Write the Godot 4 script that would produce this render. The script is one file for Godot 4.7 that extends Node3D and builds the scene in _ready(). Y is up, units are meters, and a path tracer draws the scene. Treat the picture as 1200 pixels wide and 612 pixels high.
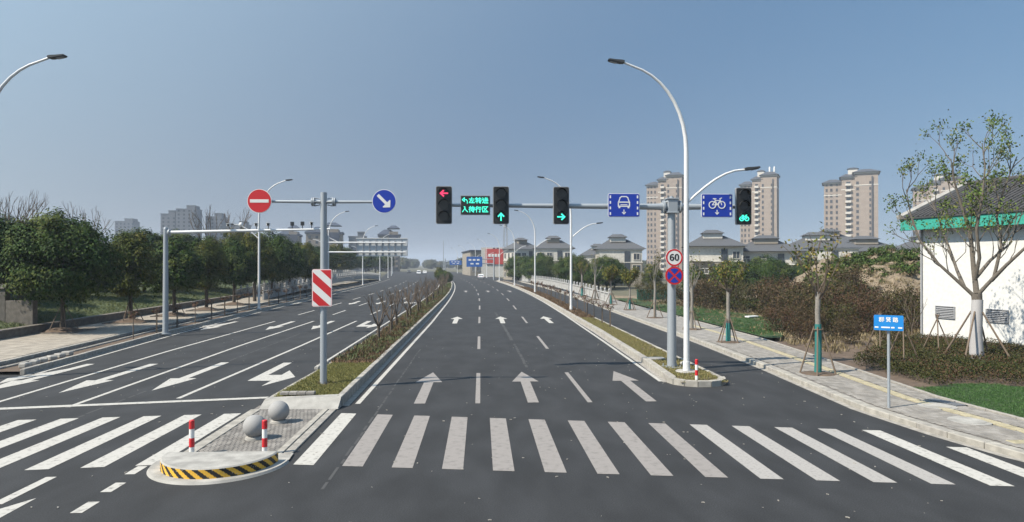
extends Node3D
# A wide city road seen from above a zebra crossing. x runs right, -z runs along the road (called d below), y up, metres.

var M = {}
var used = {}
var rng = RandomNumberGenerator.new()
const ORD = ["nearest", "second", "third", "fourth", "fifth", "sixth", "seventh", "eighth", "ninth", "tenth", "eleventh", "twelfth", "thirteenth", "fourteenth", "fifteenth", "sixteenth", "seventeenth", "eighteenth", "nineteenth", "twentieth", "twenty-first", "twenty-second", "twenty-third", "twenty-fourth", "twenty-fifth", "twenty-sixth", "twenty-seventh", "twenty-eighth"]

# ---------------------------------------------------------------- mesh buffer
class MB:
	var v = PackedVector3Array()
	var n = PackedVector3Array()
	var c = PackedColorArray()
	var t = PackedInt32Array()
	var col = Color(1, 1, 1)
	func vert(p: Vector3, nn: Vector3) -> int:
		v.append(p); n.append(nn); c.append(col)
		return v.size() - 1
	# convex polygon given counter-clockwise as seen from outside
	func poly(p: Array):
		var nn = (p[1] - p[0]).cross(p[2] - p[0])
		if nn.length() < 1e-12 and p.size() > 3: nn = (p[2] - p[0]).cross(p[3] - p[0])
		nn = nn.normalized()
		var b = v.size()
		for q in p: vert(q, nn)
		for k in range(1, p.size() - 1):
			t.append(b); t.append(b + k + 1); t.append(b + k)
	func quad(a: Vector3, b: Vector3, cc: Vector3, d: Vector3): poly([a, b, cc, d])
	# convex face turned away from the point o
	func out(p: Array, o: Vector3):
		var m = Vector3.ZERO
		for q in p: m += q
		m /= p.size()
		var nn = (p[1] - p[0]).cross(p[2] - p[0])
		if nn.dot(m - o) < 0.0:
			p = p.duplicate(); p.reverse()
		poly(p)
	func box(at: Vector3, s: Vector3, xf = Transform3D.IDENTITY):
		var h = s * 0.5
		var q = []
		for i in 8:
			q.append(xf * (at + Vector3(h.x if i & 1 else -h.x, h.y if i & 2 else -h.y, h.z if i & 4 else -h.z)))
		var o = xf * at
		for fc in [[0, 1, 3, 2], [4, 5, 7, 6], [0, 1, 5, 4], [2, 3, 7, 6], [0, 2, 6, 4], [1, 3, 7, 5]]:
			out([q[fc[0]], q[fc[1]], q[fc[2]], q[fc[3]]], o)
	func cbox(at: Vector3, s: Vector3, ch: float, xf = Transform3D.IDENTITY):
		var h = s * 0.5
		var o = xf * at
		var P = func(sx, sy, sz, ax):
			return xf * (at + Vector3(sx * (h.x - (0.0 if ax == 0 else ch)), sy * (h.y - (0.0 if ax == 1 else ch)), sz * (h.z - (0.0 if ax == 2 else ch))))
		for s1 in [-1, 1]:
			out([P.call(s1, -1, -1, 0), P.call(s1, 1, -1, 0), P.call(s1, 1, 1, 0), P.call(s1, -1, 1, 0)], o)
			out([P.call(-1, s1, -1, 1), P.call(1, s1, -1, 1), P.call(1, s1, 1, 1), P.call(-1, s1, 1, 1)], o)
			out([P.call(-1, -1, s1, 2), P.call(1, -1, s1, 2), P.call(1, 1, s1, 2), P.call(-1, 1, s1, 2)], o)
			for s2 in [-1, 1]:
				out([P.call(s1, s2, -1, 0), P.call(s1, s2, 1, 0), P.call(s1, s2, 1, 1), P.call(s1, s2, -1, 1)], o)
				out([P.call(s1, -1, s2, 0), P.call(s1, 1, s2, 0), P.call(s1, 1, s2, 2), P.call(s1, -1, s2, 2)], o)
				out([P.call(-1, s1, s2, 1), P.call(1, s1, s2, 1), P.call(1, s1, s2, 2), P.call(-1, s1, s2, 2)], o)
				for s3 in [-1, 1]:
					out([P.call(s1, s2, s3, 0), P.call(s1, s2, s3, 1), P.call(s1, s2, s3, 2)], o)
	func tube(p: Array, r: Array, sides = 6, cap = true):
		var up = Vector3(0.31, 0.2, 0.93)
		var first = v.size()
		var k = p.size()
		var fr = Vector3.ZERO
		for i in k:
			var d = (p[mini(i + 1, k - 1)] - p[maxi(i - 1, 0)]).normalized()
			if i == 0:
				fr = d.cross(up)
				if fr.length() < 0.05: fr = d.cross(Vector3.RIGHT)
			fr = (fr - d * fr.dot(d)).normalized()
			var g = d.cross(fr)
			for s in sides:
				var a = TAU * s / sides
				var o = fr * cos(a) + g * sin(a)
				vert(p[i] + o * r[i], o)
		for i in k - 1:
			for s in sides:
				var a = first + i * sides + s
				var b = first + i * sides + (s + 1) % sides
				t.append_array([a, a + sides, b, b, a + sides, b + sides])
		if cap:
			for e in 2:
				var at = p[0] if e == 0 else p[k - 1]
				var d = (p[0] - p[1]).normalized() if e == 0 else (p[k - 1] - p[k - 2]).normalized()
				var m = vert(at, d)
				var ring = []
				for s in sides: ring.append(vert(v[first + (0 if e == 0 else (k - 1) * sides) + s], d))
				for s in sides:
					if e == 0: t.append_array([m, ring[s], ring[(s + 1) % sides]])
					else: t.append_array([m, ring[(s + 1) % sides], ring[s]])
	# profile: [radius, height] from bottom to top, flat shaded along the profile and round about it
	func lathe(prof: Array, sides: int, xf = Transform3D.IDENTITY, smooth = false):
		var S = func(i): return TAU * i / sides
		for k in prof.size() - 1:
			var r0 = prof[k][0]
			var y0 = prof[k][1]
			var r1 = prof[k + 1][0]
			var y1 = prof[k + 1][1]
			var sl = Vector2(y1 - y0, r0 - r1).normalized()
			var b = v.size()
			for i in sides:
				var a = S.call(i)
				var nn0 = Vector3(cos(a) * sl.x, sl.y, sin(a) * sl.x)
				var nn1 = nn0
				if smooth:
					nn0 = Vector3(cos(a) * r0, y0, sin(a) * r0).normalized() if r0 > 0 or y0 != 0 else nn0
					nn1 = Vector3(cos(a) * r1, y1, sin(a) * r1).normalized()
				vert(xf * Vector3(cos(a) * r0, y0, sin(a) * r0), (xf.basis * nn0).normalized())
				vert(xf * Vector3(cos(a) * r1, y1, sin(a) * r1), (xf.basis * nn1).normalized())
			for i in sides:
				var a = b + i * 2
				var d = b + ((i + 1) % sides) * 2
				t.append_array([a, d, a + 1, d, d + 1, a + 1])
	# outline in x, y pushed from z0 to z1
	func prism(pl: PackedVector2Array, z0: float, z1: float, xf = Transform3D.IDENTITY):
		if Geometry2D.is_polygon_clockwise(pl): pl.reverse()
		var tri = Geometry2D.triangulate_polygon(pl)
		for side in 2:
			var z = z1 if side == 0 else z0
			var nn = (xf.basis * Vector3(0, 0, 1 if side == 0 else -1)).normalized()
			var b = v.size()
			for q in pl: vert(xf * Vector3(q.x, q.y, z), nn)
			for k in range(0, tri.size(), 3):
				var i0 = tri[k]
				var i1 = tri[k + 1]
				var i2 = tri[k + 2]
				var ccw = (pl[i1] - pl[i0]).cross(pl[i2] - pl[i0]) > 0
				if ccw == (side == 0): t.append_array([b + i0, b + i2, b + i1])
				else: t.append_array([b + i0, b + i1, b + i2])
		for k in pl.size():
			var a = pl[k]
			var e = pl[(k + 1) % pl.size()]
			quad(xf * Vector3(a.x, a.y, z0), xf * Vector3(e.x, e.y, z0), xf * Vector3(e.x, e.y, z1), xf * Vector3(a.x, a.y, z1))
	# a leaf: four-cornered blade folded along its middle
	func leaf(p: Vector3, d: Vector3, nn: Vector3, l: float, w: float):
		var s = d.cross(nn).normalized() * w * 0.5
		var b = v.size()
		var mid = p + d * l * 0.5
		v.append(p); v.append(mid + s + nn * w * 0.14); v.append(p + d * l); v.append(mid - s + nn * w * 0.14)
		for k in 4:
			n.append(nn); c.append(col)
		t.append(b); t.append(b + 2); t.append(b + 1); t.append(b); t.append(b + 3); t.append(b + 2)
	func stroke(pts: Array, w: float, z0: float, z1: float, xf = Transform3D.IDENTITY):
		for k in pts.size() - 1:
			var a = Vector2(pts[k][0], pts[k][1])
			var b = Vector2(pts[k + 1][0], pts[k + 1][1])
			var d = (b - a).normalized() * w * 0.5
			var s = Vector2(-d.y, d.x)
			prism(PackedVector2Array([a - d - s, b + d - s, b + d + s, a - d + s]), z0, z1 + k * 0.0007, xf)
	func mesh() -> ArrayMesh:
		var a = []
		a.resize(Mesh.ARRAY_MAX)
		a[Mesh.ARRAY_VERTEX] = v; a[Mesh.ARRAY_NORMAL] = n; a[Mesh.ARRAY_COLOR] = c; a[Mesh.ARRAY_INDEX] = t
		var m = ArrayMesh.new()
		m.add_surface_from_arrays(Mesh.PRIMITIVE_TRIANGLES, a)
		return m

# ---------------------------------------------------------------- naming and tagging
func numbered(called: String) -> String:
	if not used.has(called):
		used[called] = 0
		return called
	used[called] += 1
	return "%s_%03d" % [called, used[called]]

func tag(o, label = "", category = "", group = "", kind = ""):
	if label != "": o.set_meta("label", label)
	if category != "": o.set_meta("category", category)
	if group != "": o.set_meta("group", group)
	if kind != "": o.set_meta("kind", kind)
	return o

func thing(called, at: Vector3, turn, label, category, group = ""):
	var o = Node3D.new()
	o.name = numbered(called)
	add_child(o)
	o.position = at; o.rotation.y = turn
	return tag(o, label, category, group)

func obj(called, m, mat, parent = null, xf = Transform3D.IDENTITY):
	var o = MeshInstance3D.new()
	o.mesh = m.mesh() if m is MB else m
	o.material_override = mat
	o.transform = xf
	o.cast_shadow = GeometryInstance3D.SHADOW_CASTING_SETTING_ON
	if parent == null:
		o.name = numbered(called)
		add_child(o)
	else:
		o.name = called
		parent.add_child(o, true)
	return o

func struct(called, m, mat):
	return tag(obj(called, m, mat), "", "", "", "structure")

func snode(called):
	var o = Node3D.new()
	o.name = numbered(called)
	add_child(o)
	o.set_meta("kind", "structure")
	return o

func copy(o, at: Vector3, turn, label, sc = Vector3.ONE):
	var r = o.duplicate()
	r.name = numbered(String(o.name).rsplit("_0", true, 1)[0] if String(o.name).right(4).begins_with("_0") else String(o.name))
	add_child(r)
	r.position = at; r.rotation.y = turn; r.scale = sc
	r.set_meta("label", label)
	return r

# ---------------------------------------------------------------- the road's plan
func bend(d: float) -> float:
	if d < 70.0: return 0.0
	if d < 260.0: return -0.00032 * (d - 70.0) * (d - 70.0)
	return -0.00032 * 190.0 * 190.0 - 0.1216 * (d - 260.0)

func lx(knots: Array, d: float) -> float:
	var x = knots[0][1]
	if d >= knots[-1][0]: x = knots[-1][1]
	elif d > knots[0][0]:
		for k in knots.size() - 1:
			if d <= knots[k + 1][0]:
				x = lerpf(knots[k][1], knots[k + 1][1], (d - knots[k][0]) / (knots[k + 1][0] - knots[k][0]))
				break
	return x + bend(d)

func P(x: float, d: float, y = 0.0) -> Vector3: return Vector3(x + bend(d), y, -d)

# knots: [d, x]
const K_MED_R = [[0, -4.12], [20, -4.12], [90, -4.15]]
const K_MED_L = [[0, -6.45], [22, -6.42], [30, -6.15], [40, -6.1], [90, -6.5]]
const K_DIV_L = [[0, 6.62], [22, 6.64], [29, 6.96], [42, 7.22], [80, 7.4]]
const K_DIV_R = [[0, 8.75], [30, 8.75], [60, 8.85], [90, 9.2]]
const K_WALK = [[6, 22.0], [9, 16.0], [11, 13.4], [12.5, 12.4], [14.3, 11.7], [16.4, 11.3], [19.3, 11.02], [27, 11.5], [36, 11.75], [50, 11.8], [120, 12.4]]
const K_WALK_BACK = [[6, 22.5], [10, 16.6], [14, 14.5], [17.3, 14.27], [20.3, 14.05], [26, 14.6], [37, 15.5], [54, 15.5], [120, 15.7]]
const K_LDIV_R = [[20, -16.9], [25.4, -17.3], [31.6, -17.85], [43, -18.9], [62, -19.95], [108, -21.3]]
const K_LDIV_L = [[20, -18.6], [28, -18.9], [34, -19.25], [43, -20.1], [62, -21.2], [108, -22.6]]
const K_LWALK = [[20, -19.9], [26, -20.0], [30, -20.1], [37, -20.6], [46, -21.5], [62, -22.7], [108, -24.4]]
const K_LWALK_BACK = [[20, -25.6], [38, -26.2], [53, -27.1], [75, -28.4], [120, -29.5]]

func strip(mb: MB, ka, kb, d0, d1, y, step = 1.0, oa = 0.0, ob = 0.0, cols = 1, vary = 0.0):
	var ns = maxi(1, int(ceil((d1 - d0) / step)))
	var nz = FastNoiseLite.new()
	nz.seed = 5; nz.frequency = 0.11; nz.fractal_octaves = 4
	var b = mb.v.size()
	for i in ns + 1:
		var d = lerpf(d0, d1, float(i) / ns)
		var xa = lx(ka, d) + oa
		var xb = lx(kb, d) + ob
		for j in cols + 1:
			var x = lerpf(xa, xb, float(j) / cols)
			var g = 1.0 + vary * nz.get_noise_2d(x * 1.3, d * 0.6)
			mb.col = Color(g, g, g)
			mb.vert(Vector3(x, y, -d), Vector3.UP)
	for i in ns:
		for j in cols:
			var a = b + i * (cols + 1) + j
			mb.t.append_array([a, a + cols + 1, a + 1, a + 1, a + cols + 1, a + cols + 2])
	mb.col = Color(1, 1, 1)
	return mb

# ---------------------------------------------------------------- textures and materials
func noise_image(size, freq, lo, hi, oct = 4, sd = 1, contrast = 1.0, cell = false) -> ImageTexture:
	var nz = FastNoiseLite.new()
	nz.seed = sd; nz.frequency = freq; nz.fractal_octaves = oct
	nz.noise_type = FastNoiseLite.TYPE_CELLULAR if cell else FastNoiseLite.TYPE_SIMPLEX_SMOOTH
	var im = nz.get_seamless_image(size, size)
	im.convert(Image.FORMAT_L8)
	var by = im.get_data()
	var lut = PackedByteArray()
	for k in 256:
		var q = clampf((k / 255.0 - 0.5) * contrast + 0.5, 0, 1)
		lut.append(int(clampf(lerpf(lo, hi, q), 0, 1) * 255))
	for k in by.size(): by[k] = lut[by[k]]
	return ImageTexture.create_from_image(Image.create_from_data(size, size, false, Image.FORMAT_L8, by))

func ramp_image(size, freq, ramp: Array, oct = 4, sd = 1, contrast = 1.4) -> ImageTexture:
	var nz = FastNoiseLite.new()
	nz.seed = sd; nz.frequency = freq; nz.fractal_octaves = oct
	var im = nz.get_seamless_image(size, size)
	im.convert(Image.FORMAT_L8)
	var by = im.get_data()
	var g = Gradient.new()
	g.offsets = PackedFloat32Array([]); g.colors = PackedColorArray([])
	var offs = PackedFloat32Array()
	var cols = PackedColorArray()
	for k in ramp.size():
		offs.append(float(k) / (ramp.size() - 1)); cols.append(ramp[k].linear_to_srgb())
	g.offsets = offs; g.colors = cols
	var outb = PackedByteArray()
	outb.resize(by.size() * 3)
	var lut = []
	for k in 256: lut.append(g.sample(clampf((k / 255.0 - 0.5) * contrast + 0.5, 0, 1)))
	for k in by.size():
		var q = lut[by[k]]
		outb[k * 3] = int(q.r * 255); outb[k * 3 + 1] = int(q.g * 255); outb[k * 3 + 2] = int(q.b * 255)
	return ImageTexture.create_from_image(Image.create_from_data(size, size, false, Image.FORMAT_RGB8, outb))

# colours are linear, real-world values
func mat(r, g, b, rough = 0.8, metal = 0.0, tex = null, scale = 1.0, vcol = false):
	var m = StandardMaterial3D.new()
	m.albedo_color = Color(r, g, b).linear_to_srgb()
	m.roughness = rough; m.metallic = metal
	if tex != null:
		m.albedo_texture = tex
		m.uv1_triplanar = true; m.uv1_world_triplanar = true
		m.uv1_scale = Vector3.ONE * scale
	m.vertex_color_use_as_albedo = vcol
	return m

func with_detail(m, tex, scale):
	m.detail_enabled = true
	m.detail_blend_mode = BaseMaterial3D.BLEND_MODE_MUL
	m.detail_albedo = tex
	m.detail_uv_layer = BaseMaterial3D.DETAIL_UV_2
	m.uv2_triplanar = true; m.uv2_world_triplanar = true
	m.uv2_scale = Vector3.ONE * scale
	return m

func glow(r, g, b, e):
	var m = mat(r * 0.3, g * 0.3, b * 0.3, 0.5)
	m.emission_enabled = true
	m.emission = Color(r, g, b).linear_to_srgb()
	m.emission_energy_multiplier = e
	return m

func leafy(r, g, b):
	var m = mat(r, g, b, 0.65, 0.0, null, 1.0, true)
	m.metallic_specular = 0.22
	m.backlight = Color(0.15, 0.19, 0.05)
	m.cull_mode = BaseMaterial3D.CULL_DISABLED
	return m

# ================================================================ scene
func _ready():
	rng.seed = 20
	stage()
	materials()
	ground_and_roads()
	markings()
	kerbs()
	traffic_island()
	median_planting()
	divider_planting()
	right_walk()
	left_side()
	white_house()
	bank_and_thicket()
	villas()
	towers()
	far_things()
	parapets()
	signal_gantry()
	median_signs()
	lamp_posts()
	left_gantries()
	street_trees()
	big_tree()
	left_trees()
	traffic()

func stage():
	var cam = Camera3D.new()
	cam.name = "camera"
	cam.position = Vector3(0, 4.23, 0)
	cam.rotation = Vector3(atan(4.0 / 800.0), -atan(37.0 / 800.0), 0)
	cam.fov = rad_to_deg(2.0 * atan(306.0 / 800.0))
	cam.near = 0.1; cam.far = 6000
	add_child(cam)
	cam.current = true
	var sun_to = Vector3(0.92, -1.11, -0.39).normalized()
	var sun = DirectionalLight3D.new()
	sun.name = "sun"
	sun.basis = Basis.looking_at(sun_to)
	sun.light_energy = 1.6
	sun.light_color = Color(1.0, 0.955, 0.88)
	sun.light_angular_distance = 0.5
	sun.shadow_enabled = true
	add_child(sun)
	# clear winter sky: deeper blue overhead, pale and hazy at the horizon, brighter on the sun's side
	var w = 512
	var h = 256
	var im = Image.create(w, h, false, Image.FORMAT_RGBF)
	var zen = Vector3(0.061, 0.135, 0.266)
	var mid = Vector3(0.117, 0.203, 0.306)
	var hor = Vector3(0.207, 0.221, 0.246)
	for j in h:
		var el = (0.5 - (j + 0.5) / h) * PI
		var s = clampf(sin(maxf(el, 0.0)), 0, 1)
		for i in w:
			var az = (i + 0.5) / w * TAU
			var dir = Vector3(sin(az) * cos(el), sin(el), -cos(az) * cos(el))
			var k = (1.0 - exp(-s * 5.5))
			var k2 = (1.0 - exp(-s * 1.6))
			var cc = hor.lerp(mid, k).lerp(zen, k2)
			var cg = dir.dot(-sun_to)
			var side = Vector3(0.90 + 0.8 * cg * cg, 0.92 + 1.4 * cg * cg, 0.94 + 1.5 * cg * cg)
			cc = cc * side + Vector3(0.155, 0.155, 0.12) * smoothstep(-0.25, 0.55, cg)
			im.set_pixel(i, j, Color(cc.x, cc.y, cc.z))
	var pm = PanoramaSkyMaterial.new()
	pm.panorama = ImageTexture.create_from_image(im)
	var sk = Sky.new()
	sk.sky_material = pm
	var env = Environment.new()
	env.background_mode = Environment.BG_SKY
	env.sky = sk
	env.tonemap_mode = Environment.TONE_MAPPER_LINEAR
	env.tonemap_exposure = 1.6
	env.sdfgi_enabled = true; env.ssao_enabled = true; env.ssil_enabled = true
	env.fog_enabled = true
	env.fog_density = 0.0004
	env.fog_light_color = Color(0.70, 0.74, 0.80)
	var we = WorldEnvironment.new()
	we.name = "world_environment"
	we.environment = env
	add_child(we)

func materials():
	var fine = noise_image(1024, 0.06, 0.66, 1.0, 5, 3, 1.6)
	var coarse = noise_image(512, 0.012, 0.84, 1.0, 5, 8, 1.6)
	var speck = noise_image(512, 0.16, 0.72, 1.0, 4, 11, 1.5)
	var stain = noise_image(512, 0.02, 0.82, 1.0, 6, 15, 1.5)
	M.coarse = coarse
	M.asphalt = with_detail(mat(0.037, 0.039, 0.043, 0.84, 0, fine, 0.45, true), noise_image(512, 0.014, 0.78, 1.0, 6, 8, 1.6), 0.045)
	M.asphalt.uv2_scale = Vector3(0.11, 0.05, 0.05)
	M.cycle = with_detail(mat(0.041, 0.043, 0.046, 0.86, 0, fine, 0.9, true), coarse, 0.05)
	M.paint_new = with_detail(mat(0.47, 0.457, 0.43, 0.7, 0, ramp_image(512, 0.05, [Color(0.5, 0.5, 0.5), Color(0.82, 0.82, 0.81), Color(0.95, 0.95, 0.94), Color(1, 1, 1), Color(0.93, 0.93, 0.92), Color(0.98, 0.97, 0.95)], 7, 21, 1.4), 0.22), noise_image(512, 0.22, 0.90, 1.0, 3, 31, 1.5), 0.9)
	M.paint_old = with_detail(mat(0.265, 0.246, 0.234, 0.75, 0, ramp_image(512, 0.04, [Color(0.7, 0.7, 0.7), Color(0.9, 0.9, 0.9), Color(0.97, 0.97, 0.97), Color(1, 1, 1), Color(0.92, 0.92, 0.92)], 6, 22, 1.3), 0.2), noise_image(512, 0.25, 0.90, 1.0, 3, 32, 1.5), 0.8)
	M.paint_mid = with_detail(mat(0.36, 0.345, 0.33, 0.75, 0, M.paint_old.albedo_texture, 0.5), noise_image(512, 0.25, 0.88, 1.0, 3, 33, 1.5), 0.8)
	M.kerb = with_detail(mat(0.516, 0.4902, 0.4386, 0.9, 0, speck, 1.6), stain, 0.23)
	M.kerb2 = with_detail(mat(0.4644, 0.4386, 0.3999, 0.9, 0, speck, 1.6), stain, 0.31)
	M.concrete = with_detail(mat(0.516, 0.5031, 0.473, 0.9, 0, speck, 1.1), stain, 0.19)
	M.paver = with_detail(mat(0.3956, 0.3741, 0.3483, 0.9, 0, speck, 1.9, true), stain, 0.16)
	M.joint = mat(0.16, 0.15, 0.14, 0.95)
	M.tan_paver = with_detail(mat(0.4816, 0.43, 0.3612, 0.9, 0, speck, 1.9, true), stain, 0.13)
	M.tactile = with_detail(mat(0.56, 0.505, 0.35, 0.85, 0, speck, 1.9), stain, 0.3)
	M.sphere = mat(0.3612, 0.3612, 0.3612, 0.8, 0, noise_image(256, 0.2, 0.75, 1.0, 3, 9, 1.6), 2.5)
	M.steel = mat(0.3612, 0.3956, 0.43, 0.5, 0.3, noise_image(256, 0.08, 0.9, 1.0, 4, 12, 1.5), 2.0)
	M.white_steel = mat(0.688, 0.6966, 0.7052, 0.35, 0.0, noise_image(256, 0.05, 0.9, 1.0, 4, 13), 0.8)
	M.dark_steel = mat(0.045, 0.048, 0.052, 0.5, 0.2)
	M.black = mat(0.012, 0.013, 0.014, 0.55)
	M.lens_dark = mat(0.02, 0.02, 0.02, 0.2)
	M.grey_plastic = mat(0.258, 0.2666, 0.2838, 0.5)
	M.red = mat(0.4988, 0.01548, 0.0215, 0.45)
	M.white = mat(0.6708, 0.6708, 0.6622, 0.5)
	M.blue = mat(0.008, 0.035, 0.33, 0.4)
	M.sky_blue = mat(0.0086, 0.1892, 0.5332, 0.4)
	M.yellow = mat(0.6192, 0.3612, 0.0344, 0.6)
	M.vc = mat(1, 1, 1, 0.6, 0, null, 1, true)
	M.red_light = glow(1.0, 0.05, 0.14, 1.0)
	M.green_light = glow(0.06, 0.9, 0.62, 1.0)
	M.soil = with_detail(mat(0.17, 0.12, 0.085, 0.95, 0, speck, 1.5), stain, 0.21)
	M.dirt = with_detail(mat(1, 1, 1, 0.95, 0, ramp_image(512, 0.025, [Color(0.12, 0.09, 0.06), Color(0.24, 0.185, 0.125), Color(0.33, 0.265, 0.19), Color(0.16, 0.13, 0.08)], 6, 62, 1.7), 0.12), speck, 0.8)
	M.ground = with_detail(mat(0.17, 0.16, 0.10, 0.95, 0, speck, 0.3), stain, 0.02)
	M.lawn = with_detail(mat(1, 1, 1, 0.9, 0, ramp_image(512, 0.03, [Color(0.018, 0.042, 0.009), Color(0.026, 0.07, 0.013), Color(0.04, 0.085, 0.02), Color(0.075, 0.085, 0.03)], 6, 61, 1.6), 0.35), speck, 1.7)
	M.bank_grass = with_detail(mat(0.075, 0.105, 0.03, 0.95, 0, speck, 0.9), stain, 0.1)
	M.blade = mat(1, 1, 1, 0.7, 0, null, 1, true)
	M.blade.backlight = Color(0.3, 0.35, 0.12)
	M.bark = with_detail(mat(0.13, 0.105, 0.08, 0.95, 0, speck, 3.0), stain, 0.8)
	M.pale_bark = with_detail(mat(0.36, 0.335, 0.3, 0.9, 0, speck, 3.0), stain, 1.0)
	M.mid_bark = with_detail(mat(0.20, 0.175, 0.145, 0.95, 0, speck, 3.0), stain, 0.8)
	M.twig = mat(0.11, 0.085, 0.065, 0.9)
	M.red_twig = mat(0.15, 0.09, 0.075, 0.9)
	M.wrap = mat(0.516, 0.5074, 0.516, 0.9, 0, speck, 4.0)
	M.green_wrap = mat(0.025, 0.21, 0.20, 0.7, 0, speck, 4.0)
	M.pole_wood = mat(0.20, 0.15, 0.11, 0.9, 0, speck, 3.0)
	M.leaf = leafy(1, 1, 1)
	M.house_white = with_detail(mat(0.688, 0.6966, 0.688, 0.85, 0, noise_image(512, 0.03, 0.90, 1.0, 5, 41), 0.25), noise_image(512, 0.2, 0.93, 1.0, 3, 42), 1.0)
	M.green_paint = mat(0.0387, 0.3612, 0.2838, 0.55, 0, noise_image(256, 0.05, 0.8, 1.0, 4, 43), 0.5)
	M.tile = with_detail(mat(0.085, 0.085, 0.09, 0.8, 0, speck, 1.5), stain, 0.3)
	M.villa_wall = mat(0.5676, 0.5504, 0.5074, 0.85, 0, noise_image(256, 0.04, 0.85, 1.0, 4, 44), 0.2)
	M.villa_stone = mat(0.344, 0.3096, 0.258, 0.9, 0, speck, 0.7)
	M.villa_roof = mat(0.105, 0.11, 0.12, 0.75, 0, speck, 0.6)
	M.tower_wall = mat(0.33, 0.275, 0.235, 0.85, 0, noise_image(256, 0.03, 0.88, 1.0, 4, 45), 0.05)
	M.tower_trim = mat(0.516, 0.4902, 0.4472, 0.85)
	M.tower_frame = mat(0.24, 0.20, 0.17, 0.85)
	M.sign_back = mat(0.43, 0.4558, 0.4816, 0.5, 0.1)
	M.guide_blue = mat(0.02, 0.10, 0.36, 0.5)
	M.faded = mat(0.0731, 0.07396, 0.07568, 0.85, 0, speck, 2.0)
	M.crack = mat(0.018, 0.018, 0.019, 0.9)
	M.tower_roof = mat(0.06, 0.064, 0.075, 0.7)
	M.glass = mat(0.05, 0.06, 0.075, 0.15, 0.0)
	M.far_wall = mat(0.1462, 0.1548, 0.172, 0.85)
	M.far_wall2 = mat(0.2236, 0.1892, 0.1548, 0.85)
	M.far_roof = mat(0.03, 0.04, 0.065, 0.7)
	M.parapet = with_detail(mat(0.602, 0.602, 0.5934, 0.85, 0, speck, 1.2), stain, 0.25)
	M.stone = with_detail(mat(0.172, 0.1591, 0.1419, 0.95, 0, speck, 1.0), stain, 0.2)
	M.stone2 = with_detail(mat(0.2236, 0.2021, 0.1763, 0.95, 0, speck, 1.0), stain, 0.24)
	M.rubber = mat(0.02, 0.02, 0.02, 0.8)
	M.brick_red = mat(0.43, 0.0516, 0.043, 0.7)
	M.net = mat(0.02, 0.16, 0.12, 0.9)

# ---------------------------------------------------------------- ground, roads
func ground_and_roads():
	var mb = MB.new()
	mb.quad(Vector3(-3000, -0.03, 400), Vector3(3000, -0.03, 400), Vector3(3000, -0.03, -4000), Vector3(-3000, -0.03, -4000))
	struct("ground", mb, M.ground)
	# carriageways, cycle lanes and the near junction are one sheet of asphalt
	mb = MB.new()
	strip(mb, [[0, -90], [20, -90]], [[0, 90], [11, 90]], -60, 11, 0.0, 4.0, 0, 0, 24, 0.10)
	strip(mb, [[0, -90], [20, -90]], [[0, 24], [11, 24.5], [14, 12.5], [20, 12.0]], 11, 20, 0.0, 1.0, 0, 0, 30, 0.10)
	strip(mb, [[20, -24], [120, -24.8]], [[20, 11.6], [120, 12.6]], 20, 110, 0.0, 1.0, 0, 0, 36, 0.10)
	strip(mb, [[110, -24.8]], [[110, 12.6]], 110, 400, 0.0, 5.0, 0, 0, 12, 0.06)
	struct("road", mb, M.asphalt)
	# grit and small litter lying on the road
	var gm = MB.new()
	for k in 3: gm.box(Vector3(k * 0.02 - 0.02, 0.006, 0.01 * (k % 2)), Vector3(0.022, 0.012, 0.018))
	var gp = []
	while gp.size() < 420:
		var gd = 9.0 + 30.0 * pow(rng.randf(), 1.3)
		var gx = rng.randf_range(-16, 11)
		if gx > -6.9 and gx < -4.0: continue
		gp.append(Vector3(gx, 0.004, -gd))
	scatter("road_grit", gm.mesh(), gp, "pale grit and crumbs scattered over the asphalt", "grit", 0.3, 1.1, M.kerb)
	# a narrow crossing road far ahead, where the median ends
	mb = MB.new()
	mb.quad(Vector3(-90, 0.004, -176), Vector3(80, 0.004, -176), Vector3(80, 0.004, -188), Vector3(-90, 0.004, -188))
	struct("side_road", mb, M.cycle)

func mark(parent, called, mb, m): return obj(called, mb, m, parent)

func quad_mark(parent, called, x0, x1, d0, d1, m, sk0 = 0.0, y = 0.006):
	var mb = MB.new()
	mb.poly([P(x0, d0 + sk0, y), P(x1, d0, y), P(x1, d1, y), P(x0, d1 + sk0, y)])
	return obj(called, mb, m, parent)

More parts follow.
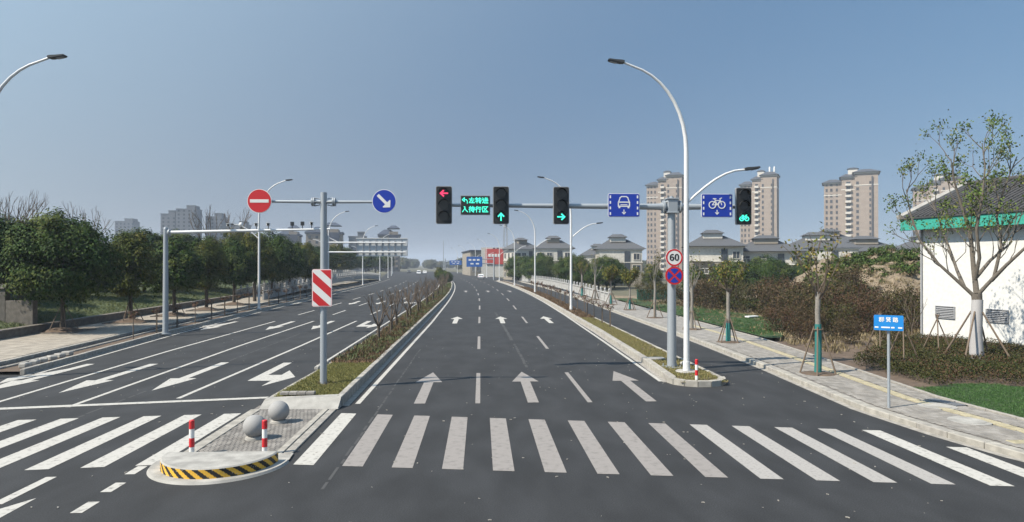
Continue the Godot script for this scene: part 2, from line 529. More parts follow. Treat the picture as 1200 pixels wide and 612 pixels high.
func arrow(kind, x, d, len, flip, m):
	# outlines run from the tail (0) to the tip (len); flip = facing the camera
	var o = PackedVector2Array()
	var s = len / 6.0
	if kind == "straight":
		o = PackedVector2Array([Vector2(-0.17, 0), Vector2(0.17, 0), Vector2(0.17, 3.75), Vector2(0.48, 3.75), Vector2(0, 6), Vector2(-0.48, 3.75), Vector2(-0.17, 3.75)])
	elif kind == "left":
		o = PackedVector2Array([Vector2(0.15, 0), Vector2(0.5, 0), Vector2(0.5, 4.6), Vector2(-0.35, 4.6), Vector2(-0.35, 5.7), Vector2(-1.0, 3.8), Vector2(-0.35, 2.2), Vector2(-0.35, 3.3), Vector2(0.15, 3.3)])
	elif kind == "right":
		o = PackedVector2Array([Vector2(-0.17, 0), Vector2(0.17, 0), Vector2(0.17, 1.2), Vector2(0.5, 2.4), Vector2(0.5, 1.9), Vector2(1.0, 3.3), Vector2(0.5, 4.5), Vector2(0.5, 3.7), Vector2(0.17, 2.6), Vector2(0.17, 3.75), Vector2(0.48, 3.75), Vector2(0, 6), Vector2(-0.48, 3.75), Vector2(-0.17, 3.75)])
	var mb = MB.new()
	var pts = PackedVector2Array()
	for q in o:
		var yy = q.y * s
		var dd = d + (len - yy if flip else yy)
		pts.append(Vector2(x + (-q.x if flip else q.x) + bend(dd), dd))
	if Geometry2D.is_polygon_clockwise(pts): pts.reverse()
	var tri = Geometry2D.triangulate_polygon(pts)
	for q in pts: mb.vert(Vector3(q.x, 0.006, -q.y), Vector3.UP)
	for k in range(0, tri.size(), 3):
		if (pts[tri[k + 1]] - pts[tri[k]]).cross(pts[tri[k + 2]] - pts[tri[k]]) > 0: mb.t.append_array([tri[k], tri[k + 2], tri[k + 1]])
		else: mb.t.append_array([tri[k], tri[k + 1], tri[k + 2]])
	return struct("lane_arrow", mb, m)

func far_edge(x):
	return 19.62 - 0.19 * (x + 4.0) if x > -5.4 else 19.72 + 0.1 * (x + 6.8)

func markings():
	# zebra: right of the refuge
	var cw = snode("crosswalk")
	for k in 15:
		var x = -3.95 + 1.052 * k
		var f = far_edge(x)
		var nr = f - (4.98 - 0.045 * k)
		if k == 14: f = 15.35
		var w = 0.44
		var mb = MB.new()
		mb.poly([Vector3(x, 0.006, -nr), Vector3(x + w, 0.006, -(nr - 0.06)), Vector3(x + w, 0.006, -(f - 0.08)), Vector3(x, 0.006, -f)])
		obj("stripe", mb, M.paint_new if k == 0 or k > 12 else (M.paint_mid if k > 8 else M.paint_old), cw)
	var cl = snode("crosswalk")
	for k in 13:
		var x = -6.78 - 1.06 * k
		var f = far_edge(x)
		var nr = f - 4.98
		var mb = MB.new()
		mb.poly([Vector3(x - 0.46, 0.006, -(nr - 0.05)), Vector3(x, 0.006, -nr), Vector3(x, 0.006, -f), Vector3(x - 0.46, 0.006, -(f - 0.05))])
		obj("stripe", mb, M.paint_new, cl)
	# stop line of the oncoming side
	var mb2 = MB.new()
	mb2.poly([Vector3(-18.0, 0.010, -20.0), Vector3(-14, 0.010, -20.5), Vector3(-6.75, 0.010, -21.85), Vector3(-6.75, 0.010, -22.15), Vector3(-14, 0.010, -20.82), Vector3(-18.0, 0.010, -20.32)])
	struct("stop_line", mb2, M.paint_new)
	# lane lines of the side leading away
	for x in [-0.08, 3.36]:
		var ln = snode("lane_line")
		for k in 13:
			var d0 = 20.8 + (0.0 if k == 0 else 13.3 + 15.0 * (k - 1))
			quad_mark(ln, "dash", x - 0.075, x + 0.075, d0, d0 + (5.8 if k == 0 else 6.0), M.paint_old)
	mb2 = MB.new()
	strip(mb2, [[20, -3.80], [50, -3.62], [90, -3.75]], [[20, -3.65], [50, -3.47], [90, -3.6]], 20.9, 178, 0.006, 1.5)
	struct("edge_line", mb2, M.paint_new)
	mb2 = MB.new()
	strip(mb2, [[24, 6.43], [37, 6.68], [56, 6.95], [75, 7.02]], [[24, 6.58], [37, 6.83], [56, 7.10], [75, 7.17]], 24.4, 176, 0.006, 1.5)
	struct("edge_line", mb2, M.paint_new)
	# the oncoming side: solid near the stop line, dashed beyond
	for lk in [[[22, -9.52], [36, -9.32], [52, -9.25]], [[20.8, -12.2], [36, -12.5], [52, -12.4]], [[20.5, -14.75], [34, -15.2], [52, -15.25]]]:
		var ln = snode("lane_line")
		var mb = MB.new()
		var a = []
		var b = []
		for q in lk:
			a.append([q[0], q[1] - 0.075]); b.append([q[0], q[1] + 0.075])
		strip(mb, a, b, 22.0 if lk[0][0] > 21.5 else lk[0][0], 51.5, 0.006, 1.5)
		obj("solid_line", mb, M.paint_new, ln)
		for k in 10:
			var x = lk[2][1] - 0.012 * k
			quad_mark(ln, "dash", x - 0.075, x + 0.075, 58.0 + 12.5 * k, 63.5 + 12.5 * k, M.paint_new)
	mb2 = MB.new()
	strip(mb2, [[25, -17.05], [31.6, -17.55], [43, -18.55], [62, -19.6], [108, -20.95]], [[25, -16.92], [31.6, -17.42], [43, -18.42], [62, -19.47], [108, -20.82]], 26.5, 200, 0.006, 1.5)
	struct("edge_line", mb2, M.paint_new)
	mb2 = MB.new()
	strip(mb2, [[20, -6.78], [90, -6.9]], [[20, -6.66], [90, -6.78]], 30, 170, 0.006, 1.5)
	struct("edge_line", mb2, M.paint_new)
	# cycle lane edge beside the divider
	for q in [-1.85, 1.62, 5.02]:
		arrow("straight", q + (0.25 if q > 5 else 0.0), 20.85, 6.0, false, M.paint_old)
		arrow("straight", q + (0.1 if q > 5 else 0.0), 49.0, 6.4, false, M.paint_new)
		arrow("straight", q, 104.0, 6.4, false, M.paint_old)
	for st in [[23.4, 6.0], [45.0, 6.0], [73.0, 6.0]]:
		arrow("left", -7.95, st[0] + 0.4, st[1], true, M.paint_new)
		arrow("straight", -11.0, st[0], st[1] + 0.6, true, M.paint_new)
		arrow("straight", -13.85, st[0] - 0.3, st[1] + 0.6, true, M.paint_new)
		arrow("right", -16.5 - 0.07 * (st[0] - 23.0), st[0] - 0.2, st[1] + 0.6, true, M.paint_new)
	# worn remains of older markings, and cracks across the lanes
	for q in [[-11.0, -11.0, 30.5, 42.0, 0.05], [-11.1, -11.15, 17.0, 23.0, 0.04], [-2.95, -3.0, 13.0, 34.0, 0.03], [1.75, 1.3, 38.0, 60.0, 0.09], [1.9, 1.8, 28.0, 36.0, 0.06]]:
		var wm = MB.new()
		var dd = q[2]
		var kk = 0
		while dd < q[3]:
			var l = rng.randf_range(0.25, 0.9)
			var f = (dd - q[2]) / (q[3] - q[2])
			var x = lerpf(q[0], q[1], f) + rng.randf_range(-0.02, 0.02)
			wm.poly([P(x - q[4], dd, 0.004), P(x + q[4], dd, 0.004), P(x + q[4], dd + l, 0.004), P(x - q[4], dd + l, 0.004)])
			dd += l + rng.randf_range(0.04, 0.3)
		struct("worn_marking", wm, M.faded)
	for q in [[31.6, -17.0, -6.6], [44.0, -18.0, -6.4], [36.0, -3.9, 0.4], [63.0, -3.9, 6.8]]:
		var cm = MB.new()
		var x = q[1]
		var y0 = q[0]
		while x < q[2]:
			var y1 = y0 + rng.randf_range(-0.07, 0.07)
			cm.poly([P(x, y0 - 0.018, 0.003), P(x + 0.3, y1 - 0.018, 0.003), P(x + 0.3, y1 + 0.018, 0.003), P(x, y0 + 0.018, 0.003)])
			x += 0.3
			y0 = y1
		struct("road_crack", cm, M.crack)
	# dashed guide line and turn arrow in the junction box
	var gl = snode("guide_line")
	for q in [[-7.06, 14.1], [-6.95, 13.02], [-6.87, 11.95], [-6.8, 10.85]]: quad_mark(gl, "dash", q[0] - 0.1, q[0] + 0.1, q[1], q[1] + 0.55, M.paint_new)
	var mb3 = MB.new()
	for pl in [[[-8.62, 12.45], [-8.42, 12.45], [-8.42, 14.0], [-8.62, 14.0]], [[-8.62, 11.5], [-8.0, 11.75], [-8.02, 12.75], [-8.3, 12.2], [-8.62, 12.42]]]:
		var p3 = []
		for q in pl: p3.append(Vector3(q[0], 0.006, -q[1]))
		mb3.poly(p3)
	struct("lane_arrow", mb3, M.paint_new)

# ---------------------------------------------------------------- kerbs, stone by stone near the camera
func kerb_line(knots, d0, d1, w, h, side, near_to = 62.0, drop = false):
	# the kerb's road face lies on the knots; side = +1: the body lies to the right of it
	var o = snode("kerb")
	var mb = MB.new()
	mb.cbox(Vector3(0, h * 0.5 - 0.06, 0), Vector3(w, h + 0.12, 0.985), 0.018)
	var stone = mb.mesh()
	var d = d0
	var k = 0
	var rest = MB.new()
	while d < d1:
		var x0 = lx(knots, d)
		# march one metre along the line
		var dn = d + 1.0
		var x1 = lx(knots, dn)
		var ln = Vector2(x1 - x0, 1.0).length()
		dn = d + 1.0 / ln
		x1 = lx(knots, dn)
		var at = Vector3((x0 + x1) * 0.5, 0, -(d + dn) * 0.5)
		var turn = atan2(-(x1 - x0), (dn - d))
		var bs = Basis(Vector3.UP, turn)
		at += bs.x * side * w * 0.5
		at += bs.x * rng.randf_range(-0.006, 0.006)
		at.y += rng.randf_range(-0.006, 0.005)
		if drop and d < 17.0: at.y -= clampf((17.0 - d) * 0.06, 0.0, h - 0.03)
		var xf = Transform3D(bs, at)
		if d < near_to: obj("kerb_stone", stone, M.kerb if (k * 7) % 5 else M.kerb2, o, xf)
		else: rest.cbox(Vector3(0, h * 0.5 - 0.06, 0), Vector3(w, h + 0.12, 0.985), 0.018, xf)
		d = dn
		k += 1
	if rest.v.size() > 0:
		var r = obj("kerb_run", rest, M.kerb, o)
		r.set_meta("kind", "stuff")
	return o

func kerbs():
	kerb_line(K_MED_R, 20.6, 174, 0.2, 0.3, -1)
	kerb_line(K_MED_L, 20.6, 174, 0.16, 0.2, 1)
	kerb_line(K_DIV_L, 24.2, 172, 0.28, 0.22, 1)
	kerb_line(K_DIV_R, 24.2, 172, 0.14, 0.18, -1)
	kerb_line(K_WALK, 11.5, 168, 0.3, 0.15, 1, 62.0)
	kerb_line(K_LDIV_R, 27, 170, 0.18, 0.22, -1)
	kerb_line(K_LDIV_L, 27, 170, 0.14, 0.2, 1)
	kerb_line(K_LWALK, 27, 170, 0.2, 0.15, -1)
	# rounded head of the divider beside the cycle lane
	var o = snode("kerb")
	var c = Vector3(7.72, 0, -24.2)
	var n = 7
	for k in n:
		var a0 = PI * k / n
		var a1 = PI * (k + 1) / n
		var am = (a0 + a1) * 0.5
		var mb = MB.new()
		var ro = 1.05
		var ri = 0.80
		for lv in 1:
			var q = []
			for aa in [[a0 + 0.012, ro], [a1 - 0.012, ro], [a1 - 0.012, ri], [a0 + 0.012, ri]]:
				q.append(c + Vector3(cos(aa[0]) * aa[1], 0.2, sin(aa[0]) * aa[1] * 0.98))
			mb.out(q, c - Vector3(0, 3, 0))
			for e in 4:
				var u = q[e]
				var w = q[(e + 1) % 4]
				mb.out([u, w, w - Vector3(0, 0.24, 0), u - Vector3(0, 0.24, 0)], (q[0] + q[1] + q[2] + q[3]) * 0.25 - Vector3(0, 0.12, 0))
		obj("kerb_stone", mb, M.kerb, o)
	# pale gutter slabs at the foot of the kerbs
	for q in [[K_MED_R, 0.0, 0.2, 20.6, 172], [K_DIV_L, -0.2, 0.0, 24.2, 168], [K_WALK, -0.22, 0.0, 12.5, 160], [K_LDIV_R, 0.0, 0.15, 27, 168]]:
		var mb = MB.new()
		strip(mb, q[0], q[0], q[3], q[4], 0.008, 1.0, q[1], q[2])
		struct("gutter", mb, M.kerb2)

# ---------------------------------------------------------------- refuge island
func half_ellipse(cx, cd, rx, rd, n, x_only = false):
	var p = []
	for k in n + 1:
		var a = PI * k / n
		p.append(Vector2(cx - cos(a) * rx, cd - sin(a) * rd))
	return p

func pavers(mb: MB, joint: MB, inside: Callable, x0, x1, d0, d1, y, bw, bl, cols: Array, herring = false):
	# bricks laid in courses, each with a bevelled top, over a sunken joint bed
	var row = 0
	var d = d0
	while d < d1:
		var x = x0 + (bl * 0.5 if row % 2 else 0.0) + rng.randf_range(-0.002, 0.002)
		while x < x1:
			var cx = x + bl * 0.5
			var cd = d + bw * 0.5
			if inside.call(cx, cd):
				var hh = y + rng.randf_range(-0.0015, 0.0015)
				var g = rng.randf_range(0.86, 1.06)
				var base = cols[rng.randi() % cols.size()]
				mb.col = Color(base.r * g, base.g * g, base.b * g)
				var e = 0.007
				var q = [Vector3(x + e, hh, -d - e), Vector3(x + bl - e, hh, -d - e), Vector3(x + bl - e, hh, -d - bw + e), Vector3(x + e, hh, -d - bw + e)]
				var f = 0.008
				var lo = [Vector3(x + e - f * 0.6, hh - f, -d - e + f * 0.6), Vector3(x + bl - e + f * 0.6, hh - f, -d - e + f * 0.6), Vector3(x + bl - e + f * 0.6, hh - f, -d - bw + e - f * 0.6), Vector3(x + e - f * 0.6, hh - f, -d - bw + e - f * 0.6)]
				mb.poly(q)
				for k in 4: mb.poly([lo[k], lo[(k + 1) % 4], q[(k + 1) % 4], q[k]])
			x += bl
		d += bw
		row += 1
	mb.col = Color(1, 1, 1)

func traffic_island():
	# flush brick refuge between the two zebras
	var bed = MB.new()
	bed.poly([Vector3(-6.55, 0.012, -14.6), Vector3(-4.2, 0.012, -14.6), Vector3(-4.2, 0.012, -20.3), Vector3(-6.6, 0.012, -20.75)])
	struct("refuge_bed", bed, M.joint)
	var mb = MB.new()
	pavers(mb, null, func(x, d): return x > -6.4 and x < -4.55 and d < 20.05, -6.35, -4.6, 14.85, 20.1, 0.03, 0.21, 0.105, [Color(0.80, 0.80, 0.80), Color(0.88, 0.87, 0.86), Color(0.72, 0.71, 0.71)])
	var pv = struct("refuge_pavement", mb, M.paver)
	pv.set_meta("kind", "structure")
	# long flush edging slabs on both sides
	var eo = snode("refuge_edging")
	for s in [[-6.5, 0.28], [-4.49, 0.16], [-4.28, 0.2]]:
		var d = 14.8
		while d < 20.0:
			var l = minf(1.0, 20.1 - d)
			var b = MB.new()
			b.cbox(Vector3(s[0], 0.008, -d - l * 0.5), Vector3(s[1], 0.06, l - 0.012), 0.01)
			obj("edging_slab", b, M.kerb if s[0] < -4.4 else M.kerb2, eo)
			d += 1.0
	# end of the median: a cast concrete ramp block
	var eb = MB.new()
	eb.out([Vector3(-6.42, 0.03, -20.12), Vector3(-4.14, 0.03, -20.05), Vector3(-4.14, 0.30, -20.58), Vector3(-6.42, 0.21, -20.7)], Vector3(-5.3, -2, -21.5))
	eb.out([Vector3(-6.42, 0.21, -20.7), Vector3(-4.14, 0.30, -20.58), Vector3(-4.14, 0.30, -20.95), Vector3(-6.42, 0.21, -21.0)], Vector3(-5.3, -2, -21))
	eb.out([Vector3(-4.14, 0, -20.05), Vector3(-4.14, 0.03, -20.05), Vector3(-4.14, 0.30, -20.58), Vector3(-4.14, 0, -20.58)], Vector3(-5.3, 0.1, -20.4))
	eb.out([Vector3(-6.42, 0, -20.12), Vector3(-6.42, 0.03, -20.12), Vector3(-6.42, 0.21, -20.7), Vector3(-6.42, 0, -20.7)], Vector3(-5.3, 0.1, -20.4))
	struct("median_end", eb, M.concrete)
	var sb = MB.new()
	for k in 4: sb.cbox(Vector3(-5.95 + k * 0.26, 0.31, -21.12), Vector3(0.25, 0.09, 0.22), 0.012)
	tag(obj("cover_slab", sb, M.paver), "short dark paver course at the head of the grassy median", "slab")

	# the raised nose: base flange, drum, striped band
	var t = thing("traffic_island", Vector3(0, 0, 0), 0, "low half-round concrete island nose with black and yellow striped edge", "traffic island")
	var n = 40
	var fl = MB.new()
	var a = half_ellipse(-5.5, 14.85, 1.42, 1.5, n)
	var b = half_ellipse(-5.5, 14.85, 1.38, 1.45, n)
	for k in n:
		fl.out([Vector3(-5.45, 0.045, -14.85), Vector3(b[k].x, 0.045, -b[k].y), Vector3(b[k + 1].x, 0.045, -b[k + 1].y)], Vector3(-5.45, -3, -14.5))
		fl.out([Vector3(b[k].x, 0.045, -b[k].y), Vector3(b[k + 1].x, 0.045, -b[k + 1].y), Vector3(a[k + 1].x, -0.01, -a[k + 1].y), Vector3(a[k].x, -0.01, -a[k].y)], Vector3(-5.45, -1, -14.5))
	fl.quad(Vector3(-6.9, 0.044, -14.85), Vector3(-4.1, 0.044, -14.85), Vector3(-4.15, 0.036, -15.4), Vector3(-6.75, 0.036, -15.5))
	obj("base_slab", fl, M.concrete, t)
	var top = MB.new()
	var e = half_ellipse(-5.48, 14.8, 1.17, 1.22, n)
	var e2 = half_ellipse(-5.48, 14.8, 1.14, 1.19, n)
	for k in n:
		top.out([Vector3(-5.42, 0.25, -14.8), Vector3(e2[k].x, 0.25, -e2[k].y), Vector3(e2[k + 1].x, 0.25, -e2[k + 1].y)], Vector3(-5.42, -3, -14.5))
		top.out([Vector3(e2[k].x, 0.25, -e2[k].y), Vector3(e2[k + 1].x, 0.25, -e2[k + 1].y), Vector3(e[k + 1].x, 0.225, -e[k + 1].y), Vector3(e[k].x, 0.225, -e[k].y)], Vector3(-5.42, -1, -14.5))
	top.out([Vector3(-6.65, 0.03, -14.8), Vector3(-4.31, 0.03, -14.8), Vector3(-4.34, 0.25, -14.8), Vector3(-6.62, 0.25, -14.8)], Vector3(-5.42, 0, -14.3))
	obj("top_slab", top, M.concrete, t)
	var band = MB.new()
	var ns = 260
	var el = half_ellipse(-5.48, 14.8, 1.17, 1.22, ns)
	for k in ns:
		for lv in 12:
			# stripes lean: the colour changes with arc position plus height
			var ph = (k + 0.5) + lv * 1.35
			var yel = fposmod(ph, 18.0) < 9.0
			band.col = Color(0.74, 0.42, 0.045) if yel else Color(0.015, 0.015, 0.016)
			var wj = rng.randf_range(0.86, 1.04)
			band.col = Color(band.col.r * wj, band.col.g * wj, band.col.b * wj)
			if rng.randf() < 0.012: band.col = Color(0.35, 0.33, 0.30)
			var y0 = 0.045 + lv * 0.015
			var y1 = y0 + 0.015
			band.out([Vector3(el[k].x, y0, -el[k].y), Vector3(el[k + 1].x, y0, -el[k + 1].y), Vector3(el[k + 1].x, y1, -el[k + 1].y), Vector3(el[k].x, y1, -el[k].y)], Vector3(-5.42, 0.1, -14.7))
	obj("warning_band", band, M.vc, t)

	# red and white posts
	var proto = bollard(Vector3(-6.38, 0.035, -15.43), "red and white striped post at the left corner of the island nose")
	copy(proto, Vector3(-4.77, 0.035, -15.36), 0.4, "red and white striped post on the island nose beside the stone ball")
	copy(proto, Vector3(7.55, 0.2, -23.55), 1.0, "red and white striped post on the rounded head of the divider below the tall lamp", Vector3(0.95, 0.95, 0.95))
	# stone balls
	var ball = thing("stone_ball", Vector3(-5.44, 0.03, -16.75), 0, "grey granite ball bollard nearer the striped island nose", "bollard", "granite balls on the refuge")
	var bm = MB.new()
	var pr = []
	for k in 25:
		var an = -PI * 0.5 + PI * k / 24.0
		pr.append([maxf(cos(an), 0.0) * 0.27, sin(an) * 0.27])
	bm.lathe(pr, 40, Transform3D.IDENTITY, true)
	obj("ball", bm, M.sphere, ball, Transform3D(Basis(), Vector3(0, 0.30, 0)))
	var ft = MB.new()
	ft.lathe([[0.22, 0.0], [0.21, 0.05], [0.16, 0.07], [0.0, 0.07]], 28)
	obj("foot", ft, M.concrete, ball)
	copy(ball, Vector3(-5.36, 0.03, -18.45), 1.3, "grey granite ball bollard farther back, nearer the grassy median")

func bollard(at, label):
	var t = thing("marker_post", at, 0, label, "bollard", "red and white marker posts")
	for q in [[0.0, 0.16], [0.36, 0.56]]:
		var b = MB.new()
		b.lathe([[0.055, q[0]], [0.055, q[1]]], 18)
		obj("white_band", b, M.white, t)
	for y in [0.16, 0.56]:
		var r = MB.new()
		var top = y + (0.2 if y < 0.5 else 0.19)
		r.lathe([[0.058, y], [0.058, top - 0.012], [0.05, top], [0.0, top + (0.006 if y > 0.5 else 0.0)]], 18)
		obj("red_band", r, M.red, t)
	return t

# ---------------------------------------------------------------- planting
func tuft_mesh(nb, h, spread, c1: Color, c2: Color, sd):
	var r = RandomNumberGenerator.new()
	r.seed = sd
	var mb = MB.new()
	for k in nb:
		mb.col = c1.lerp(c2, r.randf())
		var a = r.randf() * TAU
		var o = Vector3(cos(a), 0, sin(a)) * r.randf() * spread
		var lean = Vector3(r.randf_range(-0.6, 0.6), 1, r.randf_range(-0.6, 0.6)).normalized()
		mb.leaf(o, lean, Vector3(cos(a), 0.4, sin(a)).normalized(), h * r.randf_range(0.6, 1.2), h * 0.16)
	return mb.mesh()

func scatter(called, mesh, pts: Array, label, category, s0 = 0.7, s1 = 1.3, m = null):
	var mm = MultiMesh.new()
	mm.transform_format = MultiMesh.TRANSFORM_3D
	mm.mesh = mesh
	mm.instance_count = pts.size()
	for k in pts.size():
		var b = Basis(Vector3.UP, rng.randf() * TAU).scaled(Vector3.ONE * rng.randf_range(s0, s1))
		mm.set_instance_transform(k, Transform3D(b, pts[k]))
	var o = MultiMeshInstance3D.new()
	o.multimesh = mm
	o.material_override = M.blade if m == null else m
	o.name = numbered(called)
	add_child(o)
	return tag(o, label, category, "", "stuff")

func median_planting():
	var mb = MB.new()
	strip(mb, K_MED_L, K_MED_R, 20.9, 174, 0.17, 1.0, 0.14, -0.18)
	struct("median_soil", mb, M.soil)
	var g1 = tuft_mesh(12, 0.085, 0.09, Color(0.06, 0.085, 0.016), Color(0.25, 0.22, 0.07), 4)
	var pts = []
	while pts.size() < 4600:
		var d = rng.randf_range(21.2, 29.0)
		var x = rng.randf_range(lx(K_MED_L, d) + 0.17, lx(K_MED_R, d) - 0.22)
		var near_pole = Vector2(x + 5.31, d - 23.4).length()
		if near_pole < 0.5 and rng.randf() > near_pole: continue
		if d > 27.2 and rng.randf() < (d - 27.2) * 0.5: continue
		pts.append(Vector3(x, 0.17, -d))
	scatter("median_grass", g1, pts, "yellowing green grass at the near end of the median", "grass")
	# brown and dark red ground cover farther on
	var g2 = tuft_mesh(16, 0.16, 0.13, Color(0.08, 0.05, 0.027), Color(0.165, 0.10, 0.048), 6)
	pts = []
	while pts.size() < 5200:
		var d = 28.2 + 90.0 * pow(rng.randf(), 1.4)
		pts.append(Vector3(rng.randf_range(lx(K_MED_L, d) + 0.2, lx(K_MED_R, d) - 0.22), 0.17, -d))
	scatter("median_ground_cover", g2, pts, "low rust brown ground cover under the bare median saplings", "ground cover", 0.7, 1.5)
	var g3 = tuft_mesh(14, 0.2, 0.14, Color(0.05, 0.075, 0.02), Color(0.12, 0.12, 0.04), 7)
	pts = []
	while pts.size() < 1400:
		var d = 28.5 + 120.0 * pow(rng.randf(), 1.2)
		pts.append(Vector3(rng.randf_range(lx(K_MED_L, d) + 0.2, lx(K_MED_R, d) - 0.22), 0.17, -d))
	scatter("median_ground_cover", g3, pts, "scattered dark green weeds among the rust brown median ground cover", "ground cover", 0.7, 1.5)
	var dl = MB.new()
	dl.cbox(Vector3(-5.0, 0.22, -29.3), Vector3(0.7, 0.1, 0.45), 0.015)
	tag(obj("utility_cover", dl, M.concrete), "pale concrete utility cover in the median between grass and brown plants", "cover")
	for k in 5:
		var bl = MB.new()
		bl.cbox(Vector3(0, 0.05, 0), Vector3(0.16, 0.12, 0.22), 0.02)
		var o = obj("concrete_lump", bl, M.concrete, null, Transform3D(Basis(Vector3.UP, k * 0.7), Vector3(-6.28 + 0.01 * k, 0.2, -26.6 - k * 0.33)))
		tag(o, "rough white concrete lump on the left median kerb, %s of five" % ["nearest", "second", "middle", "fourth", "farthest"][k], "lump", "concrete lumps on the median kerb")
	# bare vase-shaped saplings
	var ds = [37.0, 40.3, 44.8, 49.3, 53.4, 57.6, 62.0, 66.5, 71.0, 75.5, 80.5, 85.5, 91.0, 97.0, 103.0, 110.0, 118.0, 127.0]
	var protos = []
	for k in ds.size():
		var label = "bare vase-shaped median sapling, %s from the sign post" % ORD[k]
		var xx = -5.35 + (0.12 if k % 2 else -0.12)
		if k < 4:
			var t = thing("bare_sapling", P(xx, ds[k], 0.17), k * 1.7, label, "sapling", "bare saplings along the median")
			var r = RandomNumberGenerator.new()
			r.seed = 70 + k
			var tm = MB.new()
			tm.tube([Vector3.ZERO, Vector3(0.01, 0.35, 0.01), Vector3(0, 0.75, 0.02)], [0.085, 0.075, 0.08], 7)
			obj("trunk", tm, M.bark, t)
			var br = MB.new()
			var tips = []
			for j in 6:
				var an = TAU * j / 6.0 + r.randf_range(-0.3, 0.3)
				var dir = Vector3(cos(an) * 0.55, 1.0, sin(an) * 0.55).normalized()
				grow(br, Vector3(0, 0.62 + 0.02 * j, 0), dir, r.randf_range(0.75, 1.0), 0.04, 0, 2, r, 0.45, tips, 0.72)
			obj("branches", br, M.twig, t)
			protos.append(t)
		else:
			var sc = 0.85 + 0.25 * fposmod(k * 0.37, 1.0)
			copy(protos[k % 4], P(xx, ds[k], 0.17), k * 2.1, label, Vector3(sc, sc, sc))

# a branch that forks: tubes into mb, end points into tips
func grow(mb: MB, p: Vector3, dir: Vector3, ln: float, r: float, lev: int, last: int, rg, spread: float, tips: Array, keep = 0.7, upward = 0.12, sides = 5, kids = 2):
	var pts = [p]
	var rr = [r]
	var d = dir
	var q = p
	for k in 3:
		d = (d + Vector3(rg.randf_range(-0.16, 0.16), rg.randf_range(-0.05, 0.16) + upward * 0.4, rg.randf_range(-0.16, 0.16))).normalized()
		q = q + d * ln / 3.0
		pts.append(q)
		rr.append(r * (1.0 - 0.13 * (k + 1)))
	mb.tube(pts, rr, maxi(3, sides - lev), lev == last)
	if lev == last:
		tips.append([q, d]); tips.append([pts[2], d])
		return
	var nk = kids + (1 if rg.randf() < 0.35 else 0)
	for k in nk:
		var ax = d.cross(Vector3(rg.randf_range(-1, 1), rg.randf_range(-1, 1), rg.randf_range(-1, 1))).normalized()
		var nd = d.rotated(ax, spread * rg.randf_range(0.5, 1.15)) + Vector3(0, upward, 0)
		var st = q if k < 2 else pts[2]
		grow(mb, st, nd.normalized(), ln * keep * rg.randf_range(0.8, 1.15), r * 0.6, lev + 1, last, rg, spread, tips, keep, upward, sides, kids)

func divider_planting():
	var mb = MB.new()
	strip(mb, K_DIV_L, K_DIV_R, 23.4, 172, 0.13, 1.0, 0.26, -0.13)
	struct("divider_soil", mb, M.soil)
	var g1 = tuft_mesh(12, 0.085, 0.09, Color(0.075, 0.095, 0.02), Color(0.29, 0.235, 0.095), 9)
	var pts = []
	while pts.size() < 4200:
		var d = 23.4 + 34.0 * pow(rng.randf(), 1.2)
		if d > 50 and rng.randf() < (d - 50) / 8.0: continue
		pts.append(Vector3(rng.randf_range(lx(K_DIV_L, d) + 0.3, lx(K_DIV_R, d) - 0.16), 0.13, -d))
	scatter("divider_grass", g1, pts, "dry green grass strip between the road and the cycle lane", "grass")
	var g2 = tuft_mesh(14, 0.15, 0.12, Color(0.085, 0.053, 0.028), Color(0.16, 0.10, 0.052), 16)
	pts = []
	while pts.size() < 2600:
		var d = 52.0 + 70.0 * pow(rng.randf(), 1.2)
		pts.append(Vector3(rng.randf_range(lx(K_DIV_L, d) + 0.3, lx(K_DIV_R, d) - 0.16), 0.13, -d))
	scatter("divider_ground_cover", g2, pts, "brown ground cover under the staked standards of the divider", "ground cover", 0.7, 1.5)
	# slabs and foundation of the lamp
	var sl = MB.new()
	sl.cbox(Vector3(7.5, 0.19, -29.0), Vector3(0.75, 0.09, 0.5), 0.015)
	tag(obj("utility_cover", sl, M.concrete), "pale concrete slab in the divider grass behind the signal pole", "cover")
	var stn = MB.new()
	stn.cbox(Vector3.ZERO, Vector3(0.35, 0.16, 0.3), 0.05)
	tag(obj("loose_stone", stn, M.concrete, null, Transform3D(Basis(Vector3.UP, 0.6), Vector3(8.3, 0.2, -27.4))), "white loose stone right of the signal pole's foot", "stone")
	# staked standards with a tuft of red-brown leaves
	var k = 0
	var d = 43.8
	var protos = []
	while k < 22:
		var label = "thin staked standard with rusty leaf tuft, %s along the cycle lane divider" % ORD[k]
		if k < 3: protos.append(standard("staked_standard", P(8.35, d, 0.13), label, "staked standards beside the right cycle lane", 100 + k))
		else:
			var sc = 0.9 + 0.25 * fposmod(k * 0.41, 1.0)
			copy(protos[k % 3], P(8.35 + 0.1 * sin(k * 2.0), d, 0.13), k * 1.3, label, Vector3(sc, sc, sc))
		d += 2.9 + 0.4 * sin(k * 1.7)
		k += 1

